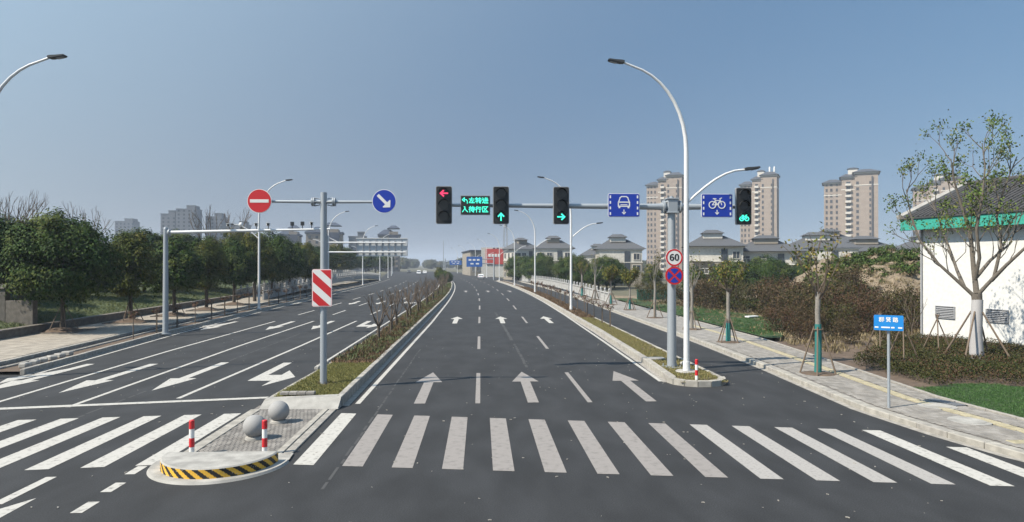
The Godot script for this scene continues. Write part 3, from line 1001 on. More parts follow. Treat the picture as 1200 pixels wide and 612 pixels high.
func standard(called, at, label, group, sd):
	var t = thing(called, at, sd, label, "sapling", group)
	var r = RandomNumberGenerator.new()
	r.seed = sd
	var tr = MB.new()
	tr.tube([Vector3.ZERO, Vector3(0.01, 0.6, 0), Vector3(0, 1.15, 0.01)], [0.022, 0.02, 0.018], 6)
	obj("stem", tr, M.bark, t)
	var st = MB.new()
	st.tube([Vector3(0.06, 0, 0.03), Vector3(0.05, 1.2, 0.02)], [0.024, 0.024], 6)
	obj("stake", st, M.pole_wood, t)
	var cr = MB.new()
	for k in 7:
		var a = r.randf() * TAU
		var dd = Vector3(cos(a), r.randf_range(0.5, 1.6), sin(a)).normalized()
		cr.col = Color(0.12, 0.08, 0.06)
		cr.tube([Vector3(0, 1.1, 0), Vector3(0, 1.12, 0) + dd * 0.22, Vector3(0, 1.16, 0) + dd * 0.42], [0.009, 0.007, 0.004], 3)
		for j in 16:
			cr.col = [Color(0.11, 0.055, 0.04), Color(0.08, 0.05, 0.035), Color(0.07, 0.07, 0.03), Color(0.16, 0.09, 0.07)][r.randi() % 4]
			var nn = Vector3(r.randf_range(-1, 1), r.randf_range(0, 1), r.randf_range(-1, 1)).normalized()
			var o = Vector3(r.randf_range(-1, 1), r.randf_range(-1, 1), r.randf_range(-1, 1)) * 0.1
			cr.leaf(Vector3(0, 1.12, 0) + dd * r.randf_range(0.15, 0.45) + o, nn.cross(Vector3(0.3, 0.9, 0.2)).normalized(), nn, 0.1, 0.055)
	obj("crown", cr, M.leaf, t)
	return t

# ---------------------------------------------------------------- right-hand footway
func right_walk():
	var mb = MB.new()
	strip(mb, K_WALK, K_WALK_BACK, 6.5, 14.3, 0.128, 0.6, 0.28, 0)
	strip(mb, K_WALK, K_WALK_BACK, 14.3, 168, 0.128, 1.0, 0.28, 0)
	struct("footway", mb, M.joint)
	var pv = MB.new()
	pavers(pv, null, func(x, d): return x > lx(K_WALK, d) + 0.42 and x < lx(K_WALK_BACK, d) - 0.14 and not (absf(x - tactile_x(d)) < 0.24), 11.2, 15.4, 12.0, 36.0, 0.15, 0.21, 0.105, [Color(0.95, 0.95, 0.95), Color(1.06, 1.05, 1.03), Color(0.88, 0.87, 0.85)])
	var o = struct("footway_pavers", pv, M.paver)
	var far = MB.new()
	strip(far, K_WALK, K_WALK_BACK, 35.95, 168, 0.146, 1.0, 0.32, -0.02)
	struct("footway_pavers", far, M.paver)
	var lane = MB.new()
	strip(lane, K_WALK, K_WALK, 27, 36, 0.1535, 1.0, 0.9, 1.9)
	# back edging
	var eo = snode("footway_edging")
	var d = 14.5
	while d < 62.0:
		var b = MB.new()
		var x0 = lx(K_WALK_BACK, d)
		var x1 = lx(K_WALK_BACK, d + 1.0)
		b.cbox(Vector3.ZERO, Vector3(0.12, 0.14, 0.985), 0.012)
		obj("edging_stone", b, M.kerb2, eo, Transform3D(Basis(Vector3.UP, atan2(-(x1 - x0), 1.0)), Vector3((x0 + x1) * 0.5, 0.115, -d - 0.5)))
		d += 1.0
	# yellow guiding tiles, ribbed
	var to = snode("tactile_paving")
	var tm = MB.new()
	tm.cbox(Vector3(0, 0.14, 0), Vector3(0.29, 0.04, 0.29), 0.006)
	for k in 4: tm.cbox(Vector3(-0.1 + k * 0.067, 0.161, 0), Vector3(0.03, 0.01, 0.27), 0.003)
	var tile = tm.mesh()
	d = 14.6
	while d < 46.0:
		var x = tactile_x(d)
		var x2 = tactile_x(d + 0.3)
		obj("tactile_tile", tile, M.tactile, to, Transform3D(Basis(Vector3.UP, atan2(-(x2 - x), 0.3)), Vector3(x, 0, -d)))
		d += 0.3
	for k in 4:
		obj("tactile_tile", tile, M.tactile, to, Transform3D(Basis(Vector3.UP, PI / 2), Vector3(13.2 - k * 0.3, 0.0, -15.15)))
	# manhole covers and a drain grate
	for q in [[13.15, 19.1, "pale round manhole cover on the footway, farther from the crossing"], [12.75, 17.25, "pale round manhole cover on the footway, nearer the crossing"]]:
		var c = MB.new()
		c.lathe([[0.5, 0.0], [0.5, 0.008], [0.0, 0.012]], 36)
		c.lathe([[0.36, 0.011], [0.36, 0.016], [0.0, 0.018]], 36)
		tag(obj("manhole_cover", c, M.concrete, null, Transform3D(Basis(), Vector3(q[0], 0.149, -q[1]))), q[2], "manhole cover", "manhole covers on the footway")
	var gr = thing("drain_grate", Vector3(13.75, 0.15, -19.6), 0.25, "dark rectangular drain grate at the lawn edge of the footway", "grate")
	var fr = MB.new()
	fr.cbox(Vector3.ZERO, Vector3(0.45, 0.02, 1.1), 0.005)
	obj("frame", fr, M.dark_steel, gr)
	var bars = MB.new()
	for k in 12: bars.box(Vector3(0, 0.014, -0.48 + k * 0.087), Vector3(0.36, 0.012, 0.03))
	obj("bars", bars, M.grey_plastic, gr)
	# lawn and hedge in front of the white house
	var lw = MB.new()
	strip(lw, K_WALK_BACK, [[14, 26], [23, 26], [60, 30]], 8, 36, 0.10, 1.0, 0.06, 0, 6)
	struct("verge", lw, M.soil)
	var lm = MB.new()
	lm.poly([Vector3(14.3, 0.112, -14), Vector3(24, 0.112, -14), Vector3(24, 0.112, -22.0), Vector3(18.3, 0.112, -22.2), Vector3(16.9, 0.112, -22.9), Vector3(15.0, 0.112, -22.3), Vector3(14.15, 0.112, -20.3), Vector3(14.33, 0.112, -17.3)])
	struct("lawn", lm, M.lawn)
	var g = tuft_mesh(14, 0.055, 0.1, Color(0.018, 0.06, 0.009), Color(0.05, 0.125, 0.025), 12)
	var pts = []
	while pts.size() < 7000:
		var dd = rng.randf_range(14.5, 22.9)
		var x = rng.randf_range(lx(K_WALK_BACK, dd) + 0.1, 20.5)
		if x > 15.2 and dd > 22.1 + (0.7 if x > 16 and x < 17.8 else 0.0): continue
		if x < 15.2 and dd > 22.2: continue
		pts.append(Vector3(x, 0.11, -dd))
	scatter("lawn_grass", g, pts, "bright green mown lawn beside the footway", "grass")
	# low clipped shrubs between lawn and house
	var hb = MB.new()
	var r = RandomNumberGenerator.new()
	r.seed = 33
	var nz = FastNoiseLite.new()
	nz.seed = 3; nz.frequency = 0.35
	var pal = [Color(0.032, 0.038, 0.014), Color(0.06, 0.058, 0.02), Color(0.07, 0.04, 0.025), Color(0.10, 0.06, 0.036), Color(0.03, 0.046, 0.013)]
	var made = 0
	while made < 62000:
		var dd = r.randf_range(22.3, 35.5)
		var x = r.randf_range(15.0, 25.5)
		var back = 24.3 + (36.9 - dd) * 0.29
		if x > back - 0.15: continue
		var front = 22.3 + (0.7 if x > 16 and x < 17.8 else 0.0)
		if dd < front: continue
		if x < 15.3 + maxf(0.0, (dd - 27.5) * 0.9): continue
		if dd > 27 and r.randf() < 0.35: continue
		var hgt = 0.42 + 0.22 * nz.get_noise_2d(x * 2.0, dd * 2.0)
		var edge = minf(dd - front, x - 15.3)
		if edge < 0.2: hgt *= 0.6 + edge * 2.0
		var y = 0.1 + hgt * pow(r.randf(), 0.45)
		var red = nz.get_noise_2d(x + 40.0, dd)
		hb.col = pal[r.randi() % 5] if red > 0.0 else pal[[0, 1, 4, 0, 1][r.randi() % 5]]
		var nn = Vector3(r.randf_range(-1, 1), r.randf_range(0.1, 1.3), r.randf_range(-1, 1)).normalized()
		hb.leaf(Vector3(x, y, -dd), nn.cross(Vector3(r.randf_range(-1, 1), 0.2, r.randf_range(-1, 1))).normalized(), nn, r.randf_range(0.05, 0.095), r.randf_range(0.03, 0.05))
		made += 1
	var ho = obj("low_hedge", hb, M.leaf)
	tag(ho, "wide bed of low dark green and russet shrubs before the white house", "hedge", "", "stuff")
	# street-name sign
	street_name_sign()

func tactile_x(d): return lerpf(lx(K_WALK, d), lx(K_WALK_BACK, d), 0.66)

const GLYPH = {
	"left": [[[1, 3], [9, 3]], [[5, 0.5], [4, 4], [1, 9]], [[4, 6], [8.5, 6]], [[6.2, 6], [6.2, 9]], [[3, 9], [9.5, 9]]],
	"turn": [[[0.5, 2], [4, 2]], [[2, 0.5], [1, 4.5], [4, 4.5]], [[2.7, 3], [2.7, 9.5]], [[0.3, 7], [4.3, 6.5]], [[5, 2.5], [9.3, 2.5]], [[4.7, 4.8], [9.8, 4.8]], [[7.3, 0.5], [6.3, 6.8], [9, 6.8], [7.5, 8.8]], [[6, 8], [8.2, 9.7]]],
	"go_in": [[[4, 3], [9.5, 3]], [[3.6, 5.5], [9.8, 5.5]], [[5.5, 0.8], [5.5, 5], [4.6, 8]], [[8, 0.8], [8, 8]], [[1, 1], [2, 2.2]], [[0.5, 4], [2.2, 4], [2.2, 7.8], [0.5, 9.3]], [[2.2, 8], [4, 9.3], [9.8, 9.3]]],
	"enter": [[[3.5, 0.8], [5, 1.5], [4.5, 4], [1, 9.3]], [[4.8, 3], [6, 6], [9.3, 9.3]]],
	"wait": [[[3, 0.5], [0.8, 2.8]], [[3.2, 2.8], [0.6, 5.5]], [[2, 4.5], [2, 9.7]], [[4.3, 2], [9.3, 2]], [[6.8, 0.5], [6.8, 4]], [[3.8, 4], [9.8, 4]], [[3.8, 6], [9.8, 6]], [[8, 4.5], [8, 9.5], [6.8, 9]], [[5, 7], [6, 8.3]]],
	"walk": [[[3, 0.5], [0.8, 2.8]], [[3.2, 2.8], [0.6, 5.5]], [[2, 4.5], [2, 9.7]], [[4.6, 1.8], [9, 1.8]], [[4, 4.4], [9.7, 4.4]], [[7.5, 4.4], [7.5, 9.5], [6.2, 9]]],
	"area": [[[9.3, 1], [1, 1], [1, 9.2], [9.6, 9.2]], [[7.8, 2.5], [2.8, 7.8]], [[3, 2.8], [8, 7.6]]],
	"uturn": [[[0.5, 4.2], [4, 1], [4, 7], [0.5, 4.2]], [[3.5, 4.2], [7, 4], [8.6, 6], [8.6, 9.8]]],
	"group": [[[0.8, 1], [3.8, 1], [3.8, 4.2], [0.8, 4.2]], [[0.3, 2.6], [4.6, 2.6]], [[2.4, 1], [1.6, 5.5], [0.3, 8]], [[1.4, 5.8], [4, 5.8], [4, 9.3], [1.4, 9.3], [1.4, 5.8]], [[6, 0.5], [6.6, 1.8]], [[8.8, 0.5], [8.2, 1.8]], [[5.2, 2.4], [9.6, 2.4]], [[5.4, 4.6], [9.4, 4.6]], [[5, 6.8], [9.8, 6.8]], [[7.4, 2.4], [7.4, 9.8]]],
	"worthy": [[[1.2, 0.8], [1.2, 4]], [[2.8, 0.5], [2.8, 4.4]], [[4.4, 1], [8.6, 1], [5, 4.4]], [[5.2, 1.8], [8.8, 4.4]], [[2.4, 8], [2.4, 5.2], [7.6, 5.2], [7.6, 8]], [[5, 6], [4.6, 7.8], [1.4, 9.7]], [[5.8, 8], [8.8, 9.7]]],
	"street": [[[0.8, 1], [3.8, 1], [3.8, 3.8], [0.8, 3.8], [0.8, 1]], [[2.4, 3.8], [2.4, 9]], [[2.4, 6], [4, 6]], [[1, 5.5], [1, 9.2], [4.4, 8.6]], [[6.4, 0.5], [4.8, 3.4]], [[6, 1.8], [9, 1.8], [5, 6]], [[5.8, 2.6], [9.6, 5.6]], [[5.6, 6], [9, 6], [9, 9.6], [5.6, 9.6], [5.6, 6]]],
}

func glyph(mb: MB, key, x, y, s, w, z):
	for st in GLYPH[key]:
		var p = []
		for q in st: p.append([x + q[0] / 10.0 * s, y - q[1] / 10.0 * s])
		mb.stroke(p, w, z, z + 0.004)

func panel_outline(w, h, r) -> PackedVector2Array:
	var p = PackedVector2Array()
	for c in [[w / 2 - r, h / 2 - r, 0], [-w / 2 + r, h / 2 - r, 1], [-w / 2 + r, -h / 2 + r, 2], [w / 2 - r, -h / 2 + r, 3]]:
		for k in 5:
			var a = PI / 2 * c[2] + PI / 2 * k / 4.0
			p.append(Vector2(c[0] + cos(a) * r, c[1] + sin(a) * r))
	return p

func street_name_sign():
	var t = thing("street_name_sign", Vector3(11.62, 0.15, -18.94), deg_to_rad(-32), "blue street-name plate with white characters on a grey post", "street sign")
	var po = MB.new()
	po.tube([Vector3.ZERO, Vector3(0, 2.62, 0)], [0.04, 0.04], 12)
	obj("post", po, M.steel, t)
	var pl = MB.new()
	pl.prism(panel_outline(0.9, 0.5, 0.03), -0.03, 0.03)
	obj("plate", pl, M.sky_blue, t, Transform3D(Basis().scaled(Vector3(0.82, 0.86, 1)), Vector3(0, 2.42, 0.08)))
	for k in 3:
		var tx = MB.new()
		glyph(tx, ["group", "worthy", "street"][k], -0.29 + k * 0.21, 0.19, 0.155, 0.02, 0.031)
		obj("character", tx, M.white, t, Transform3D(Basis().scaled(Vector3(0.82, 0.86, 1)), Vector3(0, 2.42, 0.08)))
	for q in [[-0.40, 0.07], [-0.2, 0.22], [0.1, 0.06], [0.31, 0.08]]:
		var tx = MB.new()
		tx.stroke([[q[0], -0.15], [q[0] + q[1], -0.15]], 0.045, 0.031, 0.035)
		obj("small_text", tx, M.white, t, Transform3D(Basis().scaled(Vector3(0.82, 0.86, 1)), Vector3(0, 2.42, 0.08)))

# ---------------------------------------------------------------- left-hand side
func left_side():
	var mb = MB.new()
	strip(mb, K_LDIV_L, K_LDIV_R, 27, 170, 0.13, 1.0, 0.12, -0.16)
	struct("divider_soil", mb, M.soil)
	mb = MB.new()
	strip(mb, K_LWALK_BACK, K_LWALK, 24, 170, 0.142, 1.0, 0, -0.18)
	struct("footway", mb, M.tan_paver)
	# slab joints: large pale slabs near the camera
	var so = snode("footway_slabs")
	var sm = MB.new()
	sm.cbox(Vector3.ZERO, Vector3(0.985, 0.02, 0.985), 0.004)
	var slab = sm.mesh()
	for i in 5:
		for k in 26:
			var d = 27.5 + k * 1.0
			var x = lx(K_LWALK, d) - 0.75 - i * 1.0
			if x < lx(K_LWALK_BACK, d) + 0.4: continue
			obj("slab", slab, M.tan_paver, so, Transform3D(Basis(Vector3.UP, 0.06), Vector3(x, 0.1475 + 0.002 * ((i * 3 + k) % 3), -d)))
	# low retaining kerb wall at the back, in long blocks
	var wl = thing("low_wall", Vector3.ZERO, 0, "long low grey retaining wall behind the left footway", "wall")
	var d = 26.0
	var bm = MB.new()
	bm.cbox(Vector3(0, 0.32, 0), Vector3(0.4, 0.46, 1.98), 0.02)
	bm.cbox(Vector3(0.0, 0.60, 0), Vector3(0.5, 0.09, 1.985), 0.015)
	var block = bm.mesh()
	while d < 120:
		var x0 = lx(K_LWALK_BACK, d)
		var x1 = lx(K_LWALK_BACK, d + 2)
		obj("block", block, M.stone2, wl, Transform3D(Basis(Vector3.UP, atan2(-(x1 - x0), 2.0)), Vector3((x0 + x1) * 0.5, 0, -d - 1.0)))
		d += 2.0
	# grassy bank behind
	var bk = MB.new()
	var nz = FastNoiseLite.new()
	nz.seed = 9; nz.frequency = 0.08
	var b = bk.v.size()
	var cols = 14
	for i in 60:
		var dd = 22.0 + i * 2.0
		for j in cols + 1:
			var x = lx(K_LWALK_BACK, dd) - 0.1 - j * 2.2
			var y = 0.45 + 1.1 * (1.0 - exp(-j * 0.35)) + nz.get_noise_2d(x, dd) * 0.35 * minf(j, 3) / 3.0
			bk.vert(Vector3(x, y, -dd), Vector3(0.18, 0.97, 0).normalized())
	for i in 59:
		for j in cols:
			var a = b + i * (cols + 1) + j
			bk.t.append_array([a, a + 1, a + cols + 1, a + 1, a + cols + 2, a + cols + 1])
	struct("grass_bank", bk, M.bank_grass)
	var g = tuft_mesh(12, 0.13, 0.16, Color(0.05, 0.08, 0.02), Color(0.14, 0.16, 0.05), 19)
	var pts = []
	while pts.size() < 6000:
		var dd = 34.0 + 60.0 * pow(rng.randf(), 1.3)
		var o = rng.randf_range(0.3, 9.0)
		var x = lx(K_LWALK_BACK, dd) - o
		pts.append(Vector3(x, 0.45 + 1.1 * (1.0 - exp(-o / 2.2 * 0.35)) + nz.get_noise_2d(x, dd) * 0.35 * minf(o / 2.2, 3) / 3.0, -dd))
	scatter("bank_grass", g, pts, "rough grass on the bank behind the left footway", "grass", 0.7, 1.4)
	# weathered wall running back from the road on the far left
	var sw = thing("stone_wall", Vector3(-26.75, 0.3, -42.4), deg_to_rad(-6), "weathered dark concrete wall under the big tree at the left edge", "wall")
	for k in 8:
		var pm = MB.new()
		var ph = 2.45 if k > 0 else 1.75
		pm.cbox(Vector3(-0.9 - k * 1.75, ph * 0.5, -0.02 * (k % 2)), Vector3(1.73, ph, 0.4), 0.02)
		obj("panel", pm, M.stone if k % 2 else M.stone2, sw)
	var cp = MB.new()
	cp.cbox(Vector3(-8.0, 2.5, 0), Vector3(12.4, 0.12, 0.52), 0.02)
	obj("coping", cp, M.stone2, sw)
	# white blocks at the near end of the divider
	for k in 6:
		var lm = MB.new()
		lm.cbox(Vector3(0, 0.1, 0), Vector3(0.3, 0.2, 0.42), 0.04)
		tag(obj("kerb_block", lm, M.concrete, null, Transform3D(Basis(Vector3.UP, 0.3 * k), Vector3(-18.0 - 0.1 * k, 0.14, -27.9 - 0.72 * k))), "white concrete block on the left divider, %s from the crossing" % ORD[k], "block", "white blocks at the end of the left divider")
	# staked standards
	var protos = []
	d = 38.5
	for k in 18:
		var label = "thin staked standard on the left divider, %s from the crossing" % ORD[k]
		var x = (lx(K_LDIV_L, d) + lx(K_LDIV_R, d)) * 0.5
		if k < 3: protos.append(standard("staked_standard", Vector3(x, 0.13, -d), label, "staked standards on the left divider", 150 + k))
		else: copy(protos[k % 3], Vector3(x, 0.13, -d), k * 1.9, label, Vector3.ONE * (0.95 + 0.2 * fposmod(k * 0.37, 1.0)))
		d += 3.3

# ---------------------------------------------------------------- white house on the right
func white_house():
	var t = thing("white_house", Vector3(24.47, 0.05, -36.91), deg_to_rad(-73.8), "long white rendered house with green fascia and dark tiled roof", "house")
	var w = MB.new()
	w.box(Vector3(9, 3.1, -4.5), Vector3(18, 6.2, 9))
	obj("wall", w, M.house_white, t)
	var pl = MB.new()
	pl.cbox(Vector3(9, 0.12, -4.5), Vector3(18.08, 0.35, 9.08), 0.02)
	obj("plinth", pl, M.stone2, t)
	var rf = MB.new()
	var e0 = Vector3(-0.55, 6.75, 0.62)
	var e1 = Vector3(18.6, 6.75, 0.62)
	var r0 = Vector3(-0.55, 8.85, -4.5)
	var r1 = Vector3(18.6, 8.85, -4.5)
	var b0 = Vector3(-0.55, 6.75, -9.6)
	var b1 = Vector3(18.6, 6.75, -9.6)
	var c = Vector3(9, 6.9, -4.5)
	rf.out([e0, e1, r1, r0], c)
	rf.out([b0, b1, r1, r0], c)
	rf.out([e0, r0, b0], c)
	rf.out([e1, r1, b1], c)
	rf.out([e0, e1, b1, b0], c + Vector3(0, 1, 0))
	var roof = obj("roof", rf, M.tile, t)
	# rows of half-round tiles down the front slope, a lip at each course
	var ti = MB.new()
	var sl = (r0 - e0)
	var up = sl.cross(Vector3.RIGHT).normalized() * -1.0
	if up.y < 0: up = -up
	for k in 64:
		var x = 0.15 + k * 0.29
		var pts = []
		var rr = []
		for j in 13:
			var p = e0 + Vector3(x, 0, 0) + sl * (j / 12.0) + up * (0.015 + 0.012 * (j % 2))
			pts.append(p); rr.append(0.075)
		ti.tube(pts, rr, 6, true)
	for j in 18:
		var p0 = e0 + sl * (j / 18.0) + up * 0.012
		ti.box(p0 + Vector3(9.5, 0, 0), Vector3(19, 0.035, 0.05))
	var tl = obj("tile_rows", ti, M.tile, roof)
	tl.set_meta("kind", "stuff")
	var rd = MB.new()
	rd.tube([r0 + Vector3(-0.05, 0.06, 0), r1 + Vector3(0.05, 0.06, 0)], [0.16, 0.16], 10)
	obj("ridge", rd, M.tile, roof)
	# white verge on the far gable
	var vg = MB.new()
	var dirv = (r0 - e0).normalized()
	var bs = Basis(Vector3.RIGHT, atan2(dirv.y, -dirv.z))
	vg.cbox(Vector3(0, 0, 0), Vector3(0.45, 0.22, (r0 - e0).length() + 0.25), 0.02, Transform3D(bs, (e0 + r0) * 0.5 + Vector3(-0.12, 0.1, 0)))
	obj("verge", vg, M.concrete, roof)
	var fs = MB.new()
	fs.cbox(Vector3(9.0, 6.38, 0.60), Vector3(19.4, 0.62, 0.14), 0.015)
	obj("fascia", fs, M.green_paint, t)
	var tr = MB.new()
	tr.cbox(Vector3(9.0, 6.71, 0.66), Vector3(19.4, 0.07, 0.16), 0.01)
	obj("eave_trim", tr, M.dark_steel, t)
	var so = MB.new()
	so.box(Vector3(9.0, 6.14, 0.26), Vector3(19.2, 0.08, 0.52))
	obj("soffit", so, M.far_wall, t)
	for q in [[0.94, 2.08], [3.74, 4.88], [6.6, 7.75], [9.4, 10.5]]:
		var vn = MB.new()
		var cx = (q[0] + q[1]) * 0.5
		var ww = q[1] - q[0]
		for s in [-1, 1]:
			vn.cbox(Vector3(cx + s * (ww * 0.5 - 0.03), 1.62, 0.03), Vector3(0.06, 0.66, 0.08), 0.006)
			vn.cbox(Vector3(cx, 1.62 + s * 0.31, 0.03), Vector3(ww - 0.12, 0.05, 0.08), 0.006)
		var vo = obj("vent", vn, M.grey_plastic, t)
		var bk = MB.new()
		bk.box(Vector3(cx, 1.62, 0.006), Vector3(ww - 0.12, 0.57, 0.012))
		obj("backing", bk, M.dark_steel, vo)
		for k in 6:
			var sb = MB.new()
			sb.box(Vector3.ZERO, Vector3(ww - 0.13, 0.012, 0.1), Transform3D(Basis(Vector3.RIGHT, 0.7), Vector3(cx, 1.4 + k * 0.088, 0.045)))
			obj("slat", sb, M.grey_plastic, vo)
	# down pipe at the corner
	var dp = MB.new()
	dp.tube([Vector3(0.12, 0.1, 0.06), Vector3(0.12, 6.1, 0.06)], [0.05, 0.05], 8)
	obj("down_pipe", dp, M.grey_plastic, t)

# ---------------------------------------------------------------- rough ground beyond the footway
func bank_y(x, d):
	var fx = smoothstep(24.0, 36.0, x - (d - 55.0) * 0.35)
	var fd = smoothstep(44.0, 56.0, d)
	var y = 4.7 * fx * fd
	return y

func bank_and_thicket():
	var nz = FastNoiseLite.new()
	nz.seed = 23; nz.frequency = 0.2; nz.fractal_octaves = 6; nz.fractal_gain = 0.6
	var mb = MB.new()
	var nx = 112
	var nd = 112
	for i in nd + 1:
		for j in nx + 1:
			var x = lerpf(16.0, 72.0, float(j) / nx)
			var d = lerpf(36.0, 92.0, float(i) / nd)
			var f = bank_y(x, d)
			var y = 0.02 + f + nz.get_noise_2d(x, d) * (0.15 + 0.30 * f)
			mb.vert(Vector3(x, y, -d), Vector3.UP)
	for i in nd:
		for j in nx:
			var a = i * (nx + 1) + j
			mb.t.append_array([a, a + nx + 1, a + 1, a + 1, a + nx + 1, a + nx + 2])
	# normals from the surface itself
	for i in nd + 1:
		for j in nx + 1:
			var a = i * (nx + 1) + j
			var l = mb.v[a - 1 if j > 0 else a]
			var r = mb.v[a + 1 if j < nx else a]
			var f = mb.v[a + nx + 1 if i < nd else a]
			var bq = mb.v[a - nx - 1 if i > 0 else a]
			mb.n[a] = (r - l).cross(f - bq).normalized()
			if mb.n[a].y < 0: mb.n[a] = -mb.n[a]
	struct("dirt_bank", mb, M.dirt)
	var pts = []
	# greenery along its crown
	var wb = MB.new()
	var wr = RandomNumberGenerator.new()
	wr.seed = 29
	clumps(wb, wr, Vector3(0, 0.22, 0), Vector3(0.55, 0.3, 0.55), 9, 22, 0.16, [Color(0.03, 0.055, 0.013), Color(0.045, 0.075, 0.018), Color(0.06, 0.085, 0.022), Color(0.05, 0.05, 0.02)], 0.4, 0.2)
	var g = wb.mesh()
	while pts.size() < 1700:
		var x = rng.randf_range(24, 66)
		var d = rng.randf_range(46, 80)
		var f = bank_y(x, d)
		if f < 3.6 and rng.randf() > 0.3: continue
		pts.append(Vector3(x, f + nz.get_noise_2d(x, d) * (0.15 + 0.30 * f), -d))
	scatter("bank_weeds", g, pts, "green weeds along the top of the bare earth bank", "weeds", 0.6, 1.6, M.leaf)
	var g2 = tuft_mesh(18, 0.3, 0.3, Color(0.10, 0.08, 0.04), Color(0.22, 0.17, 0.09), 30)
	pts = []
	while pts.size() < 4200:
		var x = rng.randf_range(15.8, 52)
		var d = rng.randf_range(31, 74)
		if x < lx(K_WALK_BACK, d) + 0.3: continue
		if x > 23.5 + (36.9 - d) * 0.29 and d < 37.5: continue
		var f = bank_y(x, d)
		pts.append(Vector3(x, 0.04 + f + nz.get_noise_2d(x, d) * (0.15 + 0.30 * f), -d))
	scatter("dry_grass", g2, pts, "dry brown grass and litter on the waste ground", "grass", 0.5, 1.3)
	# lawn strip beside the footway farther on
	var lw = MB.new()
	strip(lw, K_WALK_BACK, [[36, 16.2], [41, 18.5], [48, 22.0], [54, 21.5], [62, 19.5], [80, 18]], 36.5, 80, 0.24, 1.0, 0.08, 0, 4)
	struct("lawn", lw, M.lawn)
	var lg = tuft_mesh(14, 0.07, 0.14, Color(0.018, 0.06, 0.009), Color(0.05, 0.125, 0.025), 52)
	pts = []
	while pts.size() < 2600:
		var d = rng.randf_range(38, 64)
		pts.append(Vector3(rng.randf_range(lx(K_WALK_BACK, d) + 0.2, lerpf(16.6, 21.0, smoothstep(37, 48, d))), 0.24, -d))
	scatter("lawn_grass", lg, pts, "dark green lawn strip between the footway and the brown thicket", "grass", 0.8, 1.5)
	var fo = MB.new()
	fo.cbox(Vector3.ZERO, Vector3(1.1, 0.12, 0.4), 0.03)
	tag(obj("foam_slab", fo, M.white, null, Transform3D(Basis(Vector3.UP, 0.5), Vector3(20.2, 0.34, -50.0))), "white foam slab lying on the far lawn", "slab")
	# thicket of half-bare shrubs
	var spots = [[17.8, 40.0, 0.75], [19.2, 41.5, 0.95], [20.8, 42.5, 1.05], [22.4, 42.0, 1.1], [18.8, 38.2, 0.7], [20.6, 39.0, 0.85], [23.0, 40.0, 0.95], [22.0, 45.5, 1.15], [23.8, 46.0, 1.2], [24.2, 50.0, 1.2], [22.9, 52.5, 1.15], [21.8, 56.5, 1.1], [24.2, 56.0, 1.25], [20.6, 60.5, 1.05], [22.6, 61.0, 1.15], [19.8, 64.5, 1.0], [21.8, 66.0, 1.1], [19.2, 69.5, 1.0], [26.0, 46.5, 1.1], [25.6, 42.8, 1.0], [18.4, 74.5, 1.0], [27.2, 60.0, 1.2], [19.0, 34.6, 0.55], [20.7, 33.6, 0.55], [17.4, 36.0, 0.55], [28.4, 51.0, 1.1], [26.6, 41.0, 1.0], [28.8, 43.5, 1.15]]
	var protos = []
	for k in spots.size():
		var s = spots[k]
		var label = "%s %s shrub in the thicket, %s counting back from the white house" % [["leafy russet", "half-bare brown", "olive twiggy"][k % 3], "small" if s[2] < 0.8 else "tall", ORD[k]]
		if k < 3: protos.append(shrub(Vector3(s[0], 0.1, -s[1]), label, 300 + k, k))
		if k < 3: protos[k].scale = Vector3.ONE * s[2]
		else: copy(protos[k % 3], Vector3(s[0], 0.1 + bank_y(s[0], s[1]), -s[1]), k * 1.9, label, Vector3(s[2], s[2] * (0.9 + 0.2 * fposmod(k * 0.61, 1.0)), s[2]))
	# heap of pruned wood behind the low hedge
	for k in 3:
		var st = thing("pole_tripod", Vector3([18.3, 17.3, 20.4][k], 0.1, -[30.5, 27.2, 29.6][k]), k, "tripod of thin support poles in the shrub bed, %s" % ["behind the road sign", "nearest the footway", "nearest the white house"][k], "tripod", "tripods of poles in the shrub bed")
		for j in 3:
			var a = TAU * j / 3.0 + k
			var pm = MB.new()
			pm.tube([Vector3(cos(a) * 0.75, 0, sin(a) * 0.75), Vector3(cos(a) * -0.08, 1.9, sin(a) * -0.08)], [0.03, 0.025], 6)
			obj("pole", pm, M.pole_wood, st)
	# green net fence far right of the parapet
	var nf = MB.new()
	nf.cbox(Vector3(0, 0.6, 0), Vector3(9, 1.2, 0.05), 0.01)
	tag(obj("net_fence", nf, M.net, null, Transform3D(Basis(Vector3.UP, 0.3), Vector3(22.5, 0.1, -80))), "low teal construction net behind the white parapet", "fence")

